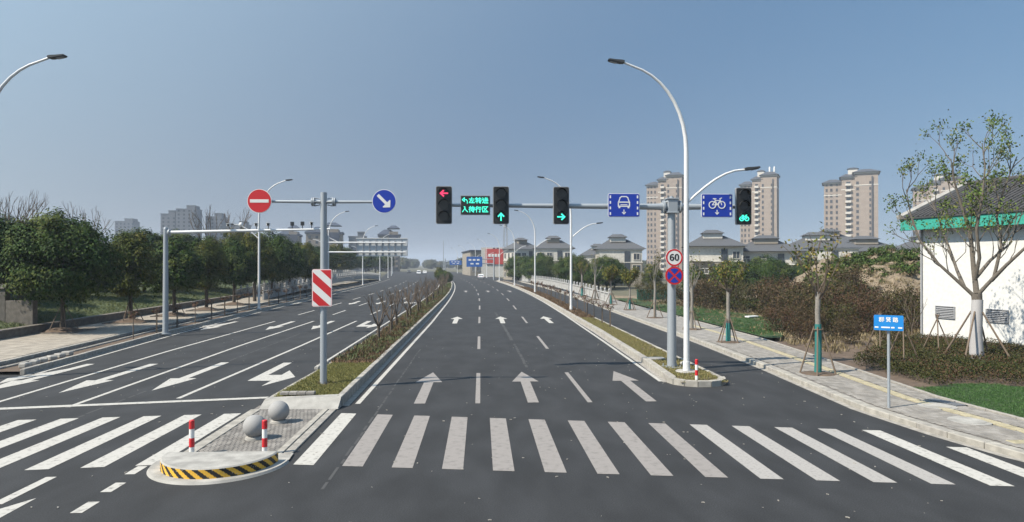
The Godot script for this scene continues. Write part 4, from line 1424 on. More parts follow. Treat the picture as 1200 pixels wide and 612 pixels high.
func shrub(at, label, sd, kind):
	var t = thing("thicket_shrub", at, sd, label, "shrub", "shrubs of the brown thicket")
	var r = RandomNumberGenerator.new()
	r.seed = sd
	var br = MB.new()
	var tips = []
	for k in 15:
		var a = TAU * k / 15.0 + r.randf_range(-0.2, 0.2)
		var d = Vector3(cos(a) * 0.6, r.randf_range(0.8, 1.5), sin(a) * 0.6).normalized()
		grow(br, Vector3(cos(a) * 0.2, 0, sin(a) * 0.2), d, r.randf_range(0.9, 1.2), 0.022, 0, 2, r, 0.5, tips, 0.7, 0.05, 4)
	obj("branches", br, M.red_twig if kind == 0 else M.twig, t)
	var lf = MB.new()
	var pal = [[Color(0.07, 0.04, 0.026), Color(0.05, 0.036, 0.02), Color(0.042, 0.044, 0.016), Color(0.10, 0.062, 0.036)], [Color(0.08, 0.055, 0.034), Color(0.05, 0.04, 0.022), Color(0.11, 0.078, 0.048), Color(0.036, 0.036, 0.015)], [Color(0.035, 0.045, 0.013), Color(0.062, 0.062, 0.02), Color(0.04, 0.032, 0.017), Color(0.08, 0.07, 0.03)]][kind]
	for tp in tips:
		for j in 13:
			lf.col = pal[r.randi() % 4]
			var nn = Vector3(r.randf_range(-1, 1), r.randf_range(-0.2, 1), r.randf_range(-1, 1)).normalized()
			var o = Vector3(r.randfn(), r.randfn(), r.randfn()) * 0.16
			lf.leaf(tp[0] + o - tp[1] * r.randf() * 0.4, nn.cross(Vector3(r.randf_range(-1, 1), 0.4, r.randf_range(-1, 1))).normalized(), nn, r.randf_range(0.08, 0.15), r.randf_range(0.04, 0.08))
	# leafy skirt
	for j in 900:
		lf.col = pal[r.randi() % 4]
		var a = r.randf() * TAU
		var rad = 1.15 * sqrt(r.randf())
		var y = 1.6 * pow(r.randf(), 0.8) * (1.1 - rad * 0.4)
		var nn = Vector3(r.randf_range(-1, 1), r.randf_range(-0.2, 1), r.randf_range(-1, 1)).normalized()
		lf.leaf(Vector3(cos(a) * rad, y, sin(a) * rad), nn.cross(Vector3(r.randf_range(-1, 1), 0.4, r.randf_range(-1, 1))).normalized(), nn, r.randf_range(0.09, 0.16), r.randf_range(0.05, 0.09))
	obj("leaves", lf, M.leaf, t)
	return t

# ---------------------------------------------------------------- villas
func hip(mb: MB, cx, cz, w, d, y0, y1, ridge, over = 0.0):
	var a = Vector3(cx - w / 2 - over, y0, cz - d / 2 - over)
	var b = Vector3(cx + w / 2 + over, y0, cz - d / 2 - over)
	var c = Vector3(cx + w / 2 + over, y0, cz + d / 2 + over)
	var e = Vector3(cx - w / 2 - over, y0, cz + d / 2 + over)
	var r0 = Vector3(cx - ridge / 2, y1, cz)
	var r1 = Vector3(cx + ridge / 2, y1, cz)
	var o = Vector3(cx, y0 + 0.1, cz)
	mb.out([e, c, r1, r0], o); mb.out([a, b, r1, r0], o); mb.out([a, e, r0], o); mb.out([b, c, r1], o)
	mb.out([a, b, c, e], o + Vector3(0, 1, 0))

func villa(at, turn, w, dp, h, kind, label):
	var t = thing("villa", at, turn, label, "house", "grey-roofed villas beyond the waste ground")
	var wl = MB.new()
	wl.box(Vector3(0, h * 0.5, 0), Vector3(w, h, dp))
	obj("wall", wl, M.villa_wall, t)
	var st = MB.new()
	st.cbox(Vector3(0, h * 0.31, 0), Vector3(w + 0.12, h * 0.62, dp + 0.12), 0.03)
	obj("stone_base", st, M.villa_stone, t)
	var cor = MB.new()
	cor.cbox(Vector3(0, h * 0.635, 0), Vector3(w + 0.3, 0.16, dp + 0.3), 0.03)
	cor.cbox(Vector3(0, h - 0.15, 0), Vector3(w + 0.5, 0.3, dp + 0.5), 0.05)
	obj("cornice", cor, M.tower_trim, t)
	var rf = MB.new()
	hip(rf, 0, 0, w, dp, h + 0.02, h + 2.1, w * 0.42, 0.9)
	var roof = obj("roof", rf, M.villa_roof, t)
	var la = MB.new()
	la.box(Vector3(-w * 0.02, h + 2.0, 0), Vector3(w * 0.36, 1.0, dp * 0.4))
	obj("lantern", la, M.villa_wall if kind != 1 else M.villa_stone, roof)
	var lr = MB.new()
	hip(lr, -w * 0.02, 0, w * 0.36, dp * 0.4, h + 2.5, h + 3.2, w * 0.22, 0.4)
	obj("lantern_roof", lr, M.villa_roof, roof)
	# windows on the two sides the road sees
	var nw = 4
	for fl in 3:
		for k in nw:
			if kind == 0 and (k != 3 or fl == 0): continue
			if kind == 1 and k == 2: continue
			var x = -w * 0.5 + w * (k + 0.5) / nw
			var y = h * (0.17 + 0.31 * fl)
			win(t, Vector3(x, y, dp * 0.5 + 0.06), 0.0, 1.15 if (k + fl) % 2 else 1.6, h * 0.16)
		for k in 3:
			var z = -dp * 0.5 + dp * (k + 0.5) / 3
			win(t, Vector3(-w * 0.5 - 0.06, h * (0.17 + 0.31 * fl), z), -PI / 2, 1.3, h * 0.16)
	# tall dark stair window and balconies
	var sg = MB.new()
	sg.cbox(Vector3(w * 0.16, h * 0.5, dp * 0.5 + 0.08), Vector3(1.1, h * 0.86, 0.1), 0.02)
	obj("stair_window", sg, M.glass, t)
	for fl in 2:
		var bl = MB.new()
		var y = h * (0.34 + 0.31 * fl)
		bl.cbox(Vector3(-w * 0.25, y, dp * 0.5 + 0.7), Vector3(w * 0.38, 0.18, 1.3), 0.03)
		for k in 6: bl.box(Vector3(-w * 0.25 - w * 0.18 + k * w * 0.072, y + 0.5, dp * 0.5 + 1.28), Vector3(0.1, 0.85, 0.1))
		bl.cbox(Vector3(-w * 0.25, y + 0.95, dp * 0.5 + 1.28), Vector3(w * 0.38, 0.1, 0.16), 0.02)
		obj("balcony", bl, M.villa_wall, t)
	return t

var win_meshes = {}
func win(parent, at, turn, w, h, fm = null):
	var key = "%.2f_%.2f" % [w, h]
	if not win_meshes.has(key):
		var f = MB.new()
		for s in [-1, 1]:
			f.box(Vector3(s * (w * 0.5 + 0.04), 0, 0.02), Vector3(0.1, h + 0.18, 0.12))
			f.box(Vector3(0, s * (h * 0.5 + 0.05), 0.02), Vector3(w - 0.02, 0.1, 0.12))
		f.box(Vector3(0, 0, 0.012), Vector3(0.06, h - 0.02, 0.08))
		var p = MB.new()
		p.box(Vector3(0, 0, 0.0), Vector3(w - 0.03, h - 0.01, 0.04))
		win_meshes[key] = [f.mesh(), p.mesh()]
	var xf = Transform3D(Basis(Vector3.UP, turn), at)
	var o = obj("window", win_meshes[key][0], M.tower_trim if fm == null else fm, parent, xf)
	obj("pane", win_meshes[key][1], M.glass, o)

func villas():
	villa(P(28.8 + 1.2, 140, 0), -0.12, 8.6, 11, 7.3, 0, "beige villa with tall stair window, left of the sixty sign, seen alone against the sky")
	villa(Vector3(17.8, 0, -165), -0.1, 8.4, 11, 8.0, 1, "beige villa between the second and third right-hand street lamps")
	villa(Vector3(11.2, 0, -188), 0.3, 7.0, 9, 8.4, 1, "villa with dark gabled roof nearest the red billboard building")
	villa(Vector3(31.5, 0, -182), -0.2, 8.0, 9, 6.6, 0, "low white villa half hidden behind the shrubs left of the lone villa")
	villa(Vector3(43.5, 0, -126), -0.25, 9.4, 12, 7.5, 0, "villa right behind the tall near lamp, with a two-tier grey roof")
	villa(Vector3(54.5, 0, -128), -0.3, 11.5, 14, 6.6, 1, "white balconied villa under the second tower block")
	villa(Vector3(64.0, 0, -127), -0.3, 11.5, 13, 7.2, 0, "wide villa in the gap between second and third tower blocks")
	villa(Vector3(75.0, 0, -130), -0.3, 11.0, 14, 6.6, 1, "white balconied villa under the third tower block")
	villa(Vector3(83.5, 0, -124), -0.35, 10.5, 13, 6.8, 0, "villa nearest the white house, right of the third tower block")
	villa(Vector3(78.5, 0, -150), -0.3, 9.5, 13, 9.0, 1, "villa whose roof top peeks above the row near the white house")

# ---------------------------------------------------------------- tall blocks
func tower(at, turn, sc, label, cans = false):
	var t = thing("tower_block", at, turn, label, "apartment tower", "tan apartment towers on the right")
	t.scale = sc
	var blocks = [[-13.5, -4.5, 46.5, 0.0], [-4.5, 2.0, 49.0, 1.2], [2.0, 13.5, 51.0, 2.2]]
	for b in blocks:
		var m = MB.new()
		var w = b[1] - b[0]
		m.box(Vector3((b[0] + b[1]) * 0.5, b[2] * 0.5, b[3] * 0.5 - 8), Vector3(w, b[2], 15 + b[3]))
		obj("wall", m, M.tower_wall, t)
		var c = MB.new()
		c.cbox(Vector3((b[0] + b[1]) * 0.5, b[2] - 6.4, b[3] * 0.5 - 8), Vector3(w + 0.3, 0.5, 15.3 + b[3]), 0.05)
		c.cbox(Vector3((b[0] + b[1]) * 0.5, b[2] - 0.2, b[3] * 0.5 - 8), Vector3(w + 0.9, 0.7, 15.9 + b[3]), 0.08)
		obj("cornice", c, M.tower_trim, t)
		var r = MB.new()
		hip(r, (b[0] + b[1]) * 0.5, b[3] * 0.5 - 8, w, 15 + b[3], b[2] + 0.16, b[2] + 2.6, w * 0.4, 1.3)
		obj("roof", r, M.tower_roof, t)
	var pb = MB.new()
	pb.cbox(Vector3(1.2, 51.8, -8), Vector3(5.0, 4.4, 5.0), 0.1)
	obj("lift_house", pb, M.tower_trim, t)
	var pr = MB.new()
	hip(pr, 1.2, -8, 5.0, 5.0, 54.02, 54.9, 2.0, 0.5)
	obj("lift_house_roof", pr, M.tower_roof, t)
	if cans:
		for k in 2:
			var cn = MB.new()
			cn.lathe([[0.7, 0], [0.7, 2.6], [0.0, 3.0]], 12)
			obj("water_tank", cn, M.white, t, Transform3D(Basis(), Vector3(7.5 + k * 3.4, 53.4, -8)))
	# vertical recess strip on the right block
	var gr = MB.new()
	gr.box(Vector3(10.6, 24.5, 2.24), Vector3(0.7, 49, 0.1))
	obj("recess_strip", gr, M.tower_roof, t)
	for fl in 16:
		var y = 2.2 + fl * 2.9
		for q in [[-12.2, 0.0, 1.0], [-9.8, 0.0, 1.2], [-7.0, 0.0, 1.0], [9.6, 2.2, 0.8], [3.4, 2.2, 1.2]]:
			win(t, Vector3(q[0], y, q[1] - 0.5 + 0.06), 0.0, q[2], 1.5, M.tower_frame)
		for z in [-2.6, -6.0, -10.5]:
			win(t, Vector3(-13.5 - 0.06, y, z), -PI / 2, 1.2, 1.5, M.tower_frame)
		for z in [-0.2, ]:
			pass
		for bx in [[-1.2, 1.2, 3.0], [5.6, 2.2, 1.6]]:
			if bx[0] > 5 : continue
			var bl = balcony_mesh()
			obj("balcony", bl, M.tower_trim, t, Transform3D(Basis(), Vector3(bx[0], y - 1.0, bx[1] + 0.1)))
			win(t, Vector3(bx[0], y + 0.2, bx[1] - 0.5 + 0.06), 0.0, 2.0, 1.6, M.tower_frame)
	return t

var balc = null
func balcony_mesh():
	if balc == null:
		var m = MB.new()
		m.box(Vector3(0, 0, 0), Vector3(3.0, 0.2, 1.2))
		m.box(Vector3(0, 0.55, 0.55), Vector3(3.0, 0.9, 0.08))
		m.box(Vector3(-1.46, 0.55, 0), Vector3(0.08, 0.9, 1.0))
		m.box(Vector3(1.46, 0.55, 0), Vector3(0.08, 0.9, 1.0))
		balc = m.mesh()
	return balc

func towers():
	tower(Vector3(98.5, 0, -362), -0.42, Vector3(0.70, 1.01, 0.8), "tan apartment tower directly behind the signal pole and tall lamp")
	tower(Vector3(150, 0, -362), -0.50, Vector3(0.70, 1.02, 0.75), "tan apartment tower behind the bicycle signal, two white tanks on its roof", true)
	tower(Vector3(190, 0, -342), -0.50, Vector3(0.92, 1.0, 0.92), "tan apartment tower standing clear of poles, right of the centre tree")
	tower(Vector3(238, 0, -345), -0.55, Vector3(0.8, 0.95, 0.8), "tan apartment tower half hidden by the branches of the big right tree")
	# hazy blocks far away on the left: plan, height, roof
	var L = [[-348, 690, 18, 46, 0, "leftmost small hazy tower above the round green tree"], [-248, 560, 12, 44, 0, "hazy grey tower left of the stepped group above the left trees"], [-234, 560, 16, 48, 0, "tallest hazy grey tower of the stepped group above the left trees"], [-218, 575, 14, 43, 0, "right-hand hazy tower of the stepped group above the left trees"], [-207, 600, 14, 38, 0, "lower hazy block at the end of the stepped group"], [-185, 640, 36, 29, 0, "broad hazy block low behind the camera gantry arm"], [-118, 430, 12, 22, 1, "tan and dark-roofed block left of the median sign post"], [-104, 440, 9, 20, 0, "narrow grey block just left of the median sign post"], [-90, 400, 20, 22, 1, "dark-roofed tan block right behind the median sign post"], [-72, 405, 10, 20, 0, "low grey block at the left end of the gantry sign"], [-57, 430, 13, 22, 1, "dark-roofed tan block above the right part of the gantry sign"], [-480, 640, 34, 40, 0, "hazy block at the left edge above the trees"]]
	for q in L:
		var t = thing("distant_block", Vector3(q[0], 0, -q[1]), 0.15, q[5], "apartment block", "hazy apartment blocks on the left")
		var w = q[2]
		var h = q[3]
		var m = MB.new()
		m.box(Vector3(0, h * 0.5, 0), Vector3(w, h, 14))
		m.box(Vector3(w * 0.2, h * 0.5 + 1.2, 0.6), Vector3(w * 0.4, h + 2.4, 14.6))
		obj("wall", m, M.far_wall if q[4] == 0 else M.far_wall2, t)
		var r = MB.new()
		if q[4] == 1:
			r.box(Vector3(0, h + 0.2, 0), Vector3(w + 1.2, 1.2, 15.2))
			hip(r, -w * 0.1, 0, w * 0.8, 13, h + 0.8, h + 4.0, w * 0.3, 0.8)
			r.box(Vector3(w * 0.2, h - 2.0, 0.4), Vector3(w * 0.44, 5.0, 15.4))
			hip(r, w * 0.2, 0, w * 0.44, 13, h + 4.5, h + 6.6, w * 0.2, 1.0)
		else:
			r.box(Vector3(0, h + 0.3, 0), Vector3(w + 0.5, 0.6, 14.5))
			r.box(Vector3(w * 0.2, h + 2.8, 0.6), Vector3(w * 0.42, 0.8, 15.0))
		obj("roof", r, M.far_roof if q[4] == 1 else M.far_wall, t)
		var ws = MB.new()
		var nf = int(h / 3.0)
		var ncol = maxi(3, int(w / 3.4))
		for fl in nf:
			for c in ncol:
				var x = -w * 0.5 + w * (c + 0.5) / ncol
				if absf(x - w * 0.2) < w * 0.22: ws.box(Vector3(x, 1.8 + fl * 3.0, 7.93), Vector3(1.4, 1.5, 0.1))
				else: ws.box(Vector3(x, 1.8 + fl * 3.0, 7.03), Vector3(1.4, 1.5, 0.1))
		var wo = obj("windows", ws, M.glass, t)
		wo.set_meta("kind", "stuff")

# ---------------------------------------------------------------- far end of the road
func far_things():
	# building with the red billboard
	var t = thing("billboard_building", Vector3(4.4, 0, -232), 0.0, "pale building with a big red billboard at the end of the road", "building")
	var m = MB.new()
	m.box(Vector3(0.6, 5.0, -6), Vector3(9.5, 10.0, 12))
	obj("wall", m, M.villa_wall, t)
	var rb = MB.new()
	rb.cbox(Vector3(0.4, 6.9, 0.15), Vector3(6.0, 5.2, 0.25), 0.03)
	var bo = obj("billboard", rb, M.brick_red, t)
	var st = MB.new()
	for k in 4: st.box(Vector3(-1.3 + k * 1.05, 7.3, 0.3), Vector3(0.8, 1.0, 0.06))
	obj("lettering", st, M.white, bo)
	for k in 2:
		var wn = MB.new()
		wn.box(Vector3(0.2 + 1.3 * k, 9.7, 0.02), Vector3(0.8, 0.4, 0.1))
		obj("window", wn, M.glass, t)
	var t2 = thing("brown_building", Vector3(-1.4, 0, -262), 0.1, "brown long low building left of the red billboard", "building")
	m = MB.new()
	m.box(Vector3(0, 4.6, -14), Vector3(6.0, 9.2, 40))
	obj("wall", m, M.villa_stone, t2)
	m = MB.new()
	m.box(Vector3(0, 9.4, -14), Vector3(6.8, 0.5, 41))
	obj("roof", m, M.far_roof, t2)
	for k in 3:
		for fl in 2: win(t2, Vector3(-1.8 + k * 1.8, 2.6 + fl * 3.4, 6.06), 0, 1.0, 1.6)
	# lattice mast
	var ms = thing("lattice_mast", Vector3(11.0, 0, -300), 0.3, "tall thin lattice mast rising under the green arrow signal", "mast")
	m = MB.new()
	for s in [[-1, -1], [1, -1], [1, 1], [-1, 1]]:
		m.tube([Vector3(s[0] * 1.1, 0, s[1] * 1.1), Vector3(s[0] * 0.45, 26, s[1] * 0.45)], [0.12, 0.1], 4)
	for k in 13:
		var y = k * 2.0
		var a = lerpf(1.1, 0.45, y / 26.0)
		var b = lerpf(1.1, 0.45, (y + 2.0) / 26.0)
		m.tube([Vector3(-a, y, a), Vector3(b, y + 2, b)], [0.06, 0.06], 3)
		m.tube([Vector3(-a, y, -a), Vector3(-b, y + 2, b)], [0.06, 0.06], 3)
		m.tube([Vector3(a, y, a), Vector3(b, y + 2, -b)], [0.06, 0.06], 3)
	obj("frame", m, M.grey_plastic, ms)
	m = MB.new()
	m.lathe([[0.8, 20.5], [0.8, 22.5], [0.3, 23.0]], 10)
	obj("platform", m, M.grey_plastic, ms)
	var ap = thing("thin_pole", Vector3(-13.5, 0, -250), 0, "thin bare pole standing left of the blue guide sign", "pole")
	m = MB.new()
	m.tube([Vector3.ZERO, Vector3(0, 13.0, 0)], [0.16, 0.09], 8)
	obj("shaft", m, M.steel, ap)
	# blue guide signs
	guide_sign(Vector3(-1.6, 0, -182), 4.2, 2.7, 4.95, 5.2, "blue guide sign board over the road at its far end")
	guide_sign(Vector3(-9.5, 0, -262), 4.6, 1.7, 4.9, -4.0, "second, smaller looking blue guide sign behind the first one")
	# soft woods that close the horizon
	var proto = []
	for k in 2: proto.append(far_wood_mesh(500 + k))
	var pts = []
	while pts.size() < 420:
		var a = rng.randf_range(-0.85, 0.85)
		var rad = rng.randf_range(420, 900)
		var x = tan(a) * rad
		if rad < 560 and x > bend(rad) - 30 and x < bend(rad) + 20: continue
		pts.append(Vector3(x, -1.0, -rad))
	scatter("far_woods", proto[0], pts, "hazy belt of trees along the horizon", "woods", 0.8, 1.6, M.leaf)

func far_wood_mesh(sd):
	var r = RandomNumberGenerator.new()
	r.seed = sd
	var mb = MB.new()
	var pal = [Color(0.05, 0.06, 0.03), Color(0.07, 0.075, 0.035), Color(0.09, 0.08, 0.05), Color(0.045, 0.055, 0.025)]
	for c in 5:
		var ctr = Vector3(r.randf_range(-8, 8), r.randf_range(3, 5), r.randf_range(-3, 3))
		for k in 260:
			mb.col = pal[r.randi() % 4]
			var u = Vector3(r.randfn(), r.randfn(), r.randfn()).normalized()
			var p = ctr + u * Vector3(3.4, 3.2, 3.2) * pow(r.randf(), 0.3)
			var nn = (u + Vector3(0, 0.5, 0)).normalized()
			mb.leaf(p, nn.cross(Vector3(r.randf_range(-1, 1), 0.3, r.randf_range(-1, 1))).normalized(), nn, 1.1, 0.8)
	return mb.mesh()

func guide_sign(at, w, h, y, pole_x, label):
	var t = thing("guide_sign", at, 0, label, "road sign", "blue guide signs at the far end")
	var p = MB.new()
	p.prism(panel_outline(w, h, 0.12), -0.04, 0.04)
	obj("board", p, M.guide_blue, t, Transform3D(Basis(), Vector3(0, y, 0.3)))
	var tx = MB.new()
	for k in 3: tx.box(Vector3(-w * 0.28 + k * w * 0.26, y + h * 0.18, 0.35), Vector3(w * 0.17, h * 0.16, 0.02))
	for k in 2: tx.box(Vector3(-w * 0.15 + k * w * 0.34, y - h * 0.2, 0.35), Vector3(w * 0.2, h * 0.14, 0.02))
	obj("lettering", tx, M.white, t)
	var s = MB.new()
	s.tube([Vector3(pole_x, 0, 0), Vector3(pole_x, y + 1.6, 0)], [0.22, 0.18], 10)
	s.tube([Vector3(pole_x, y + 0.7, 0), Vector3(-signf(pole_x) * w * 0.4, y + 0.7, 0)], [0.12, 0.1], 8)
	s.tube([Vector3(pole_x, y - 0.5, 0), Vector3(-signf(pole_x) * w * 0.4, y - 0.5, 0)], [0.12, 0.1], 8)
	obj("pole", s, M.steel, t)

# ---------------------------------------------------------------- white bridge parapets
func parapet(knots, d0, d1, rise, label, side):
	var t = thing("bridge_parapet", Vector3.ZERO, 0, label, "parapet", "white bridge parapets")
	var pm = MB.new()
	pm.cbox(Vector3(0, 0.62, 0), Vector3(0.24, 1.24, 0.24), 0.03)
	pm.lathe([[0.10, 1.24], [0.13, 1.32], [0.12, 1.42], [0.05, 1.5], [0.0, 1.52]], 8)
	var post = pm.mesh()
	var gap = 2.2
	var pl = MB.new()
	pl.cbox(Vector3(0, 0.98, 0), Vector3(0.18, 0.12, gap - 0.24), 0.03)
	pl.cbox(Vector3(0, 0.45, 0), Vector3(0.11, 0.62, gap - 0.3), 0.02)
	pl.cbox(Vector3(0, 0.06, 0), Vector3(0.2, 0.14, gap - 0.24), 0.03)
	for k in 3: pl.box(Vector3(0, 0.84, -0.6 + k * 0.6), Vector3(0.1, 0.2, 0.12))
	var pan = pl.mesh()
	var d = d0
	while d <= d1:
		var f = (d - d0) / (d1 - d0)
		var f2 = (d + gap - d0) / (d1 - d0)
		var y0 = 0.14 + rise * sin(PI * clampf(f, 0, 1))
		var y1 = 0.14 + rise * sin(PI * clampf(f2, 0, 1))
		var p0 = Vector3(lx(knots, d), y0, -d)
		var p1 = Vector3(lx(knots, d + gap), y1, -d - gap)
		obj("post", post, M.parapet, t, Transform3D(Basis(), p0))
		if d + gap <= d1:
			var m = (p0 + p1) * 0.5
			obj("panel", pan, M.parapet, t, Transform3D(Basis.looking_at(p1 - p0), m))
		d += gap
	return t

func parapets():
	parapet([[72, 13.9], [100, 13.2], [170, 12.8]], 73, 168, 0.35, "long white balustrade along the right cycle lane, far side of the bridge deck", 1)
	parapet([[80, -25.0], [110, -24.6], [190, -23.0]], 80, 190, 1.0, "white arched balustrade on the left, nearer the road", -1)
	parapet([[80, -29.0], [110, -28.5], [190, -26.0]], 82, 192, 1.5, "white arched balustrade on the left, farther from the road", -1)
	# deck of the left footbridge
	var mb = MB.new()
	for k in 40:
		var d = 80 + k * 2.75
		var f0 = sin(PI * clampf((d - 80) / 110.0, 0, 1))
		var f1 = sin(PI * clampf((d + 2.75 - 80) / 110.0, 0, 1))
		mb.quad(Vector3(lx([[80, -29], [110, -28.5], [190, -26]], d), 0.15 + f0, -d), Vector3(lx([[80, -25.0], [110, -24.6], [190, -23.0]], d), 0.15 + f0, -d), Vector3(lx([[80, -25.0], [110, -24.6], [190, -23.0]], d + 2.75), 0.15 + f1, -d - 2.75), Vector3(lx([[80, -29], [110, -28.5], [190, -26]], d + 2.75), 0.15 + f1, -d - 2.75))
	struct("bridge_deck", mb, M.tan_paver)

# ---------------------------------------------------------------- signals
func ring_pts(x, y, r, n = 20) -> Array:
	var p = []
	for k in n + 1: p.append([x + cos(TAU * k / n) * r, y + sin(TAU * k / n) * r])
	return p

func disc(r, z0, z1, n = 40) -> MB:
	var p = PackedVector2Array()
	for k in n: p.append(Vector2(cos(TAU * k / n), sin(TAU * k / n)) * r)
	var m = MB.new()
	m.prism(p, z0, z1)
	return m

func ring(r0, r1, z0, z1, n = 48) -> MB:
	var m = MB.new()
	for k in n:
		var a = TAU * k / n
		var b = TAU * (k + 1) / n
		var A = Vector2(cos(a), sin(a))
		var B = Vector2(cos(b), sin(b))
		m.prism(PackedVector2Array([A * r0, A * r1, B * r1, B * r0]), z0, z1)
	return m

func arrow_outline(s, turn) -> PackedVector2Array:
	# arrow pointing up, then turned
	var p = PackedVector2Array()
	for q in [[-0.08, -0.5], [0.08, -0.5], [0.08, 0.16], [0.30, -0.06], [0.42, 0.06], [0, 0.5], [-0.42, 0.06], [-0.30, -0.06], [-0.08, 0.16]]:
		p.append(Vector2(q[0], q[1]).rotated(turn) * s)
	return p

func signal_head(x, lit, turn, label):
	var t = thing("traffic_signal", Vector3(x, 6.54, -26.62), 0, label, "traffic light", "vertical signals on the mast arm")
	var w = 0.58
	var h = 1.42
	var bk = MB.new()
	bk.prism(panel_outline(w, h, 0.05), -0.1, 0.06)
	obj("housing", bk, M.black, t)
	# thin pale edging round the backboard
	var ed = MB.new()
	ed.prism(panel_outline(w + 0.05, h + 0.05, 0.065), -0.095, 0.02)
	obj("edging", ed, M.grey_plastic, t)
	for k in 3:
		var y = 0.45 - 0.45 * k
		var ln = disc(0.19, 0.058, 0.072, 28)
		obj("lens", ln, M.lens_dark, t, Transform3D(Basis(), Vector3(0, y, 0)))
		# visor: half tube over each lens
		var vz = MB.new()
		for j in 14:
			var a0 = PI * 0.02 + PI * 0.96 * j / 14.0
			var a1 = PI * 0.02 + PI * 0.96 * (j + 1) / 14.0
			var A = Vector3(cos(a0) * 0.205, y + sin(a0) * 0.205, 0.06)
			var B = Vector3(cos(a1) * 0.205, y + sin(a1) * 0.205, 0.06)
			vz.quad(A, B, B + Vector3(0, 0, 0.16), A + Vector3(0, 0, 0.16))
			vz.quad(A * Vector3(1.03, 1, 1), A * Vector3(1.03, 1, 1) + Vector3(0, 0.006, 0.16), B * Vector3(1.03, 1, 1) + Vector3(0, 0.006, 0.16), B * Vector3(1.03, 1, 1))
		obj("visor", vz, M.black, t)
	if lit == "bike":
		var bm = MB.new()
		bike(bm, 0, -0.47, 0.34, 0.035, 0.073)
		obj("lit_symbol", bm, M.green_light, t)
	else:
		var am = MB.new()
		am.prism(arrow_outline(0.33, turn), 0.072, 0.08)
		obj("lit_symbol", am, M.red_light if lit == "red" else M.green_light, t, Transform3D(Basis(), Vector3(0, 0.45 if lit == "red" else -0.45, 0)))
	var br = MB.new()
	br.box(Vector3(0, 0, -0.16), Vector3(0.12, 0.3, 0.14))
	obj("bracket", br, M.dark_steel, t)
	return t

func bike(mb: MB, x, y, s, w, z):
	# s = overall width
	var r = s * 0.22
	mb.stroke(ring_pts(x - s * 0.3, y - s * 0.1, r, 16), w, z, z + 0.006)
	mb.stroke(ring_pts(x + s * 0.3, y - s * 0.1, r, 16), w, z, z + 0.006)
	mb.stroke([[x - s * 0.3, y - s * 0.1], [x - s * 0.12, y + s * 0.18], [x + s * 0.2, y + s * 0.18], [x, y - s * 0.1], [x - s * 0.3, y - s * 0.1]], w * 0.9, z, z + 0.006)
	mb.stroke([[x, y - s * 0.1], [x - s * 0.16, y + s * 0.28]], w * 0.9, z, z + 0.006)
	mb.stroke([[x - s * 0.24, y + s * 0.29], [x - s * 0.08, y + s * 0.29]], w * 1.1, z, z + 0.007)
	mb.stroke([[x + s * 0.3, y - s * 0.1], [x + s * 0.18, y + s * 0.3], [x + s * 0.3, y + s * 0.34]], w * 0.9, z, z + 0.006)

func lane_panel(x, kind, label):
	var t = thing("lane_sign", Vector3(x, 6.56, -26.62), 0, label, "road sign", "blue lane panels on the mast arm")
	var e = MB.new()
	e.prism(panel_outline(1.26, 0.93, 0.06), -0.03, 0.0)
	obj("edging", e, M.white, t)
	var p = MB.new()
	p.prism(panel_outline(1.22, 0.89, 0.05), -0.02, 0.012)
	obj("panel", p, M.blue, t)
	var m = MB.new()
	for s in [-1, 1]:
		for k in 4: m.box(Vector3(s * 0.54, 0.33 - k * 0.22, 0.014), Vector3(0.055, 0.11, 0.008))
	var a = PackedVector2Array()
	for q in arrow_outline(0.2, PI): a.append(q + Vector2(0, -0.27))
	m.prism(a, 0.01, 0.018)
	if kind == "bike": bike(m, 0.0, 0.09, 0.62, 0.035, 0.012)
	else:
		m.stroke([[-0.22, 0.10], [-0.15, 0.30], [-0.09, 0.34], [0.09, 0.34], [0.15, 0.30], [0.22, 0.10]], 0.04, 0.012, 0.018)
		m.stroke([[-0.22, 0.12], [-0.22, -0.04], [0.22, -0.04], [0.22, 0.12], [-0.22, 0.12]], 0.045, 0.012, 0.018)
		m.stroke([[-0.12, 0.02], [0.12, 0.02]], 0.03, 0.012, 0.018)
		m.box(Vector3(-0.18, -0.08, 0.015), Vector3(0.07, 0.08, 0.008))
		m.box(Vector3(0.18, -0.08, 0.015), Vector3(0.07, 0.08, 0.008))
	obj("symbols", m, M.white, t)
	var b = MB.new()
	b.box(Vector3(0, 0, -0.1), Vector3(0.9, 0.06, 0.14))
	obj("bracket", b, M.steel, t)

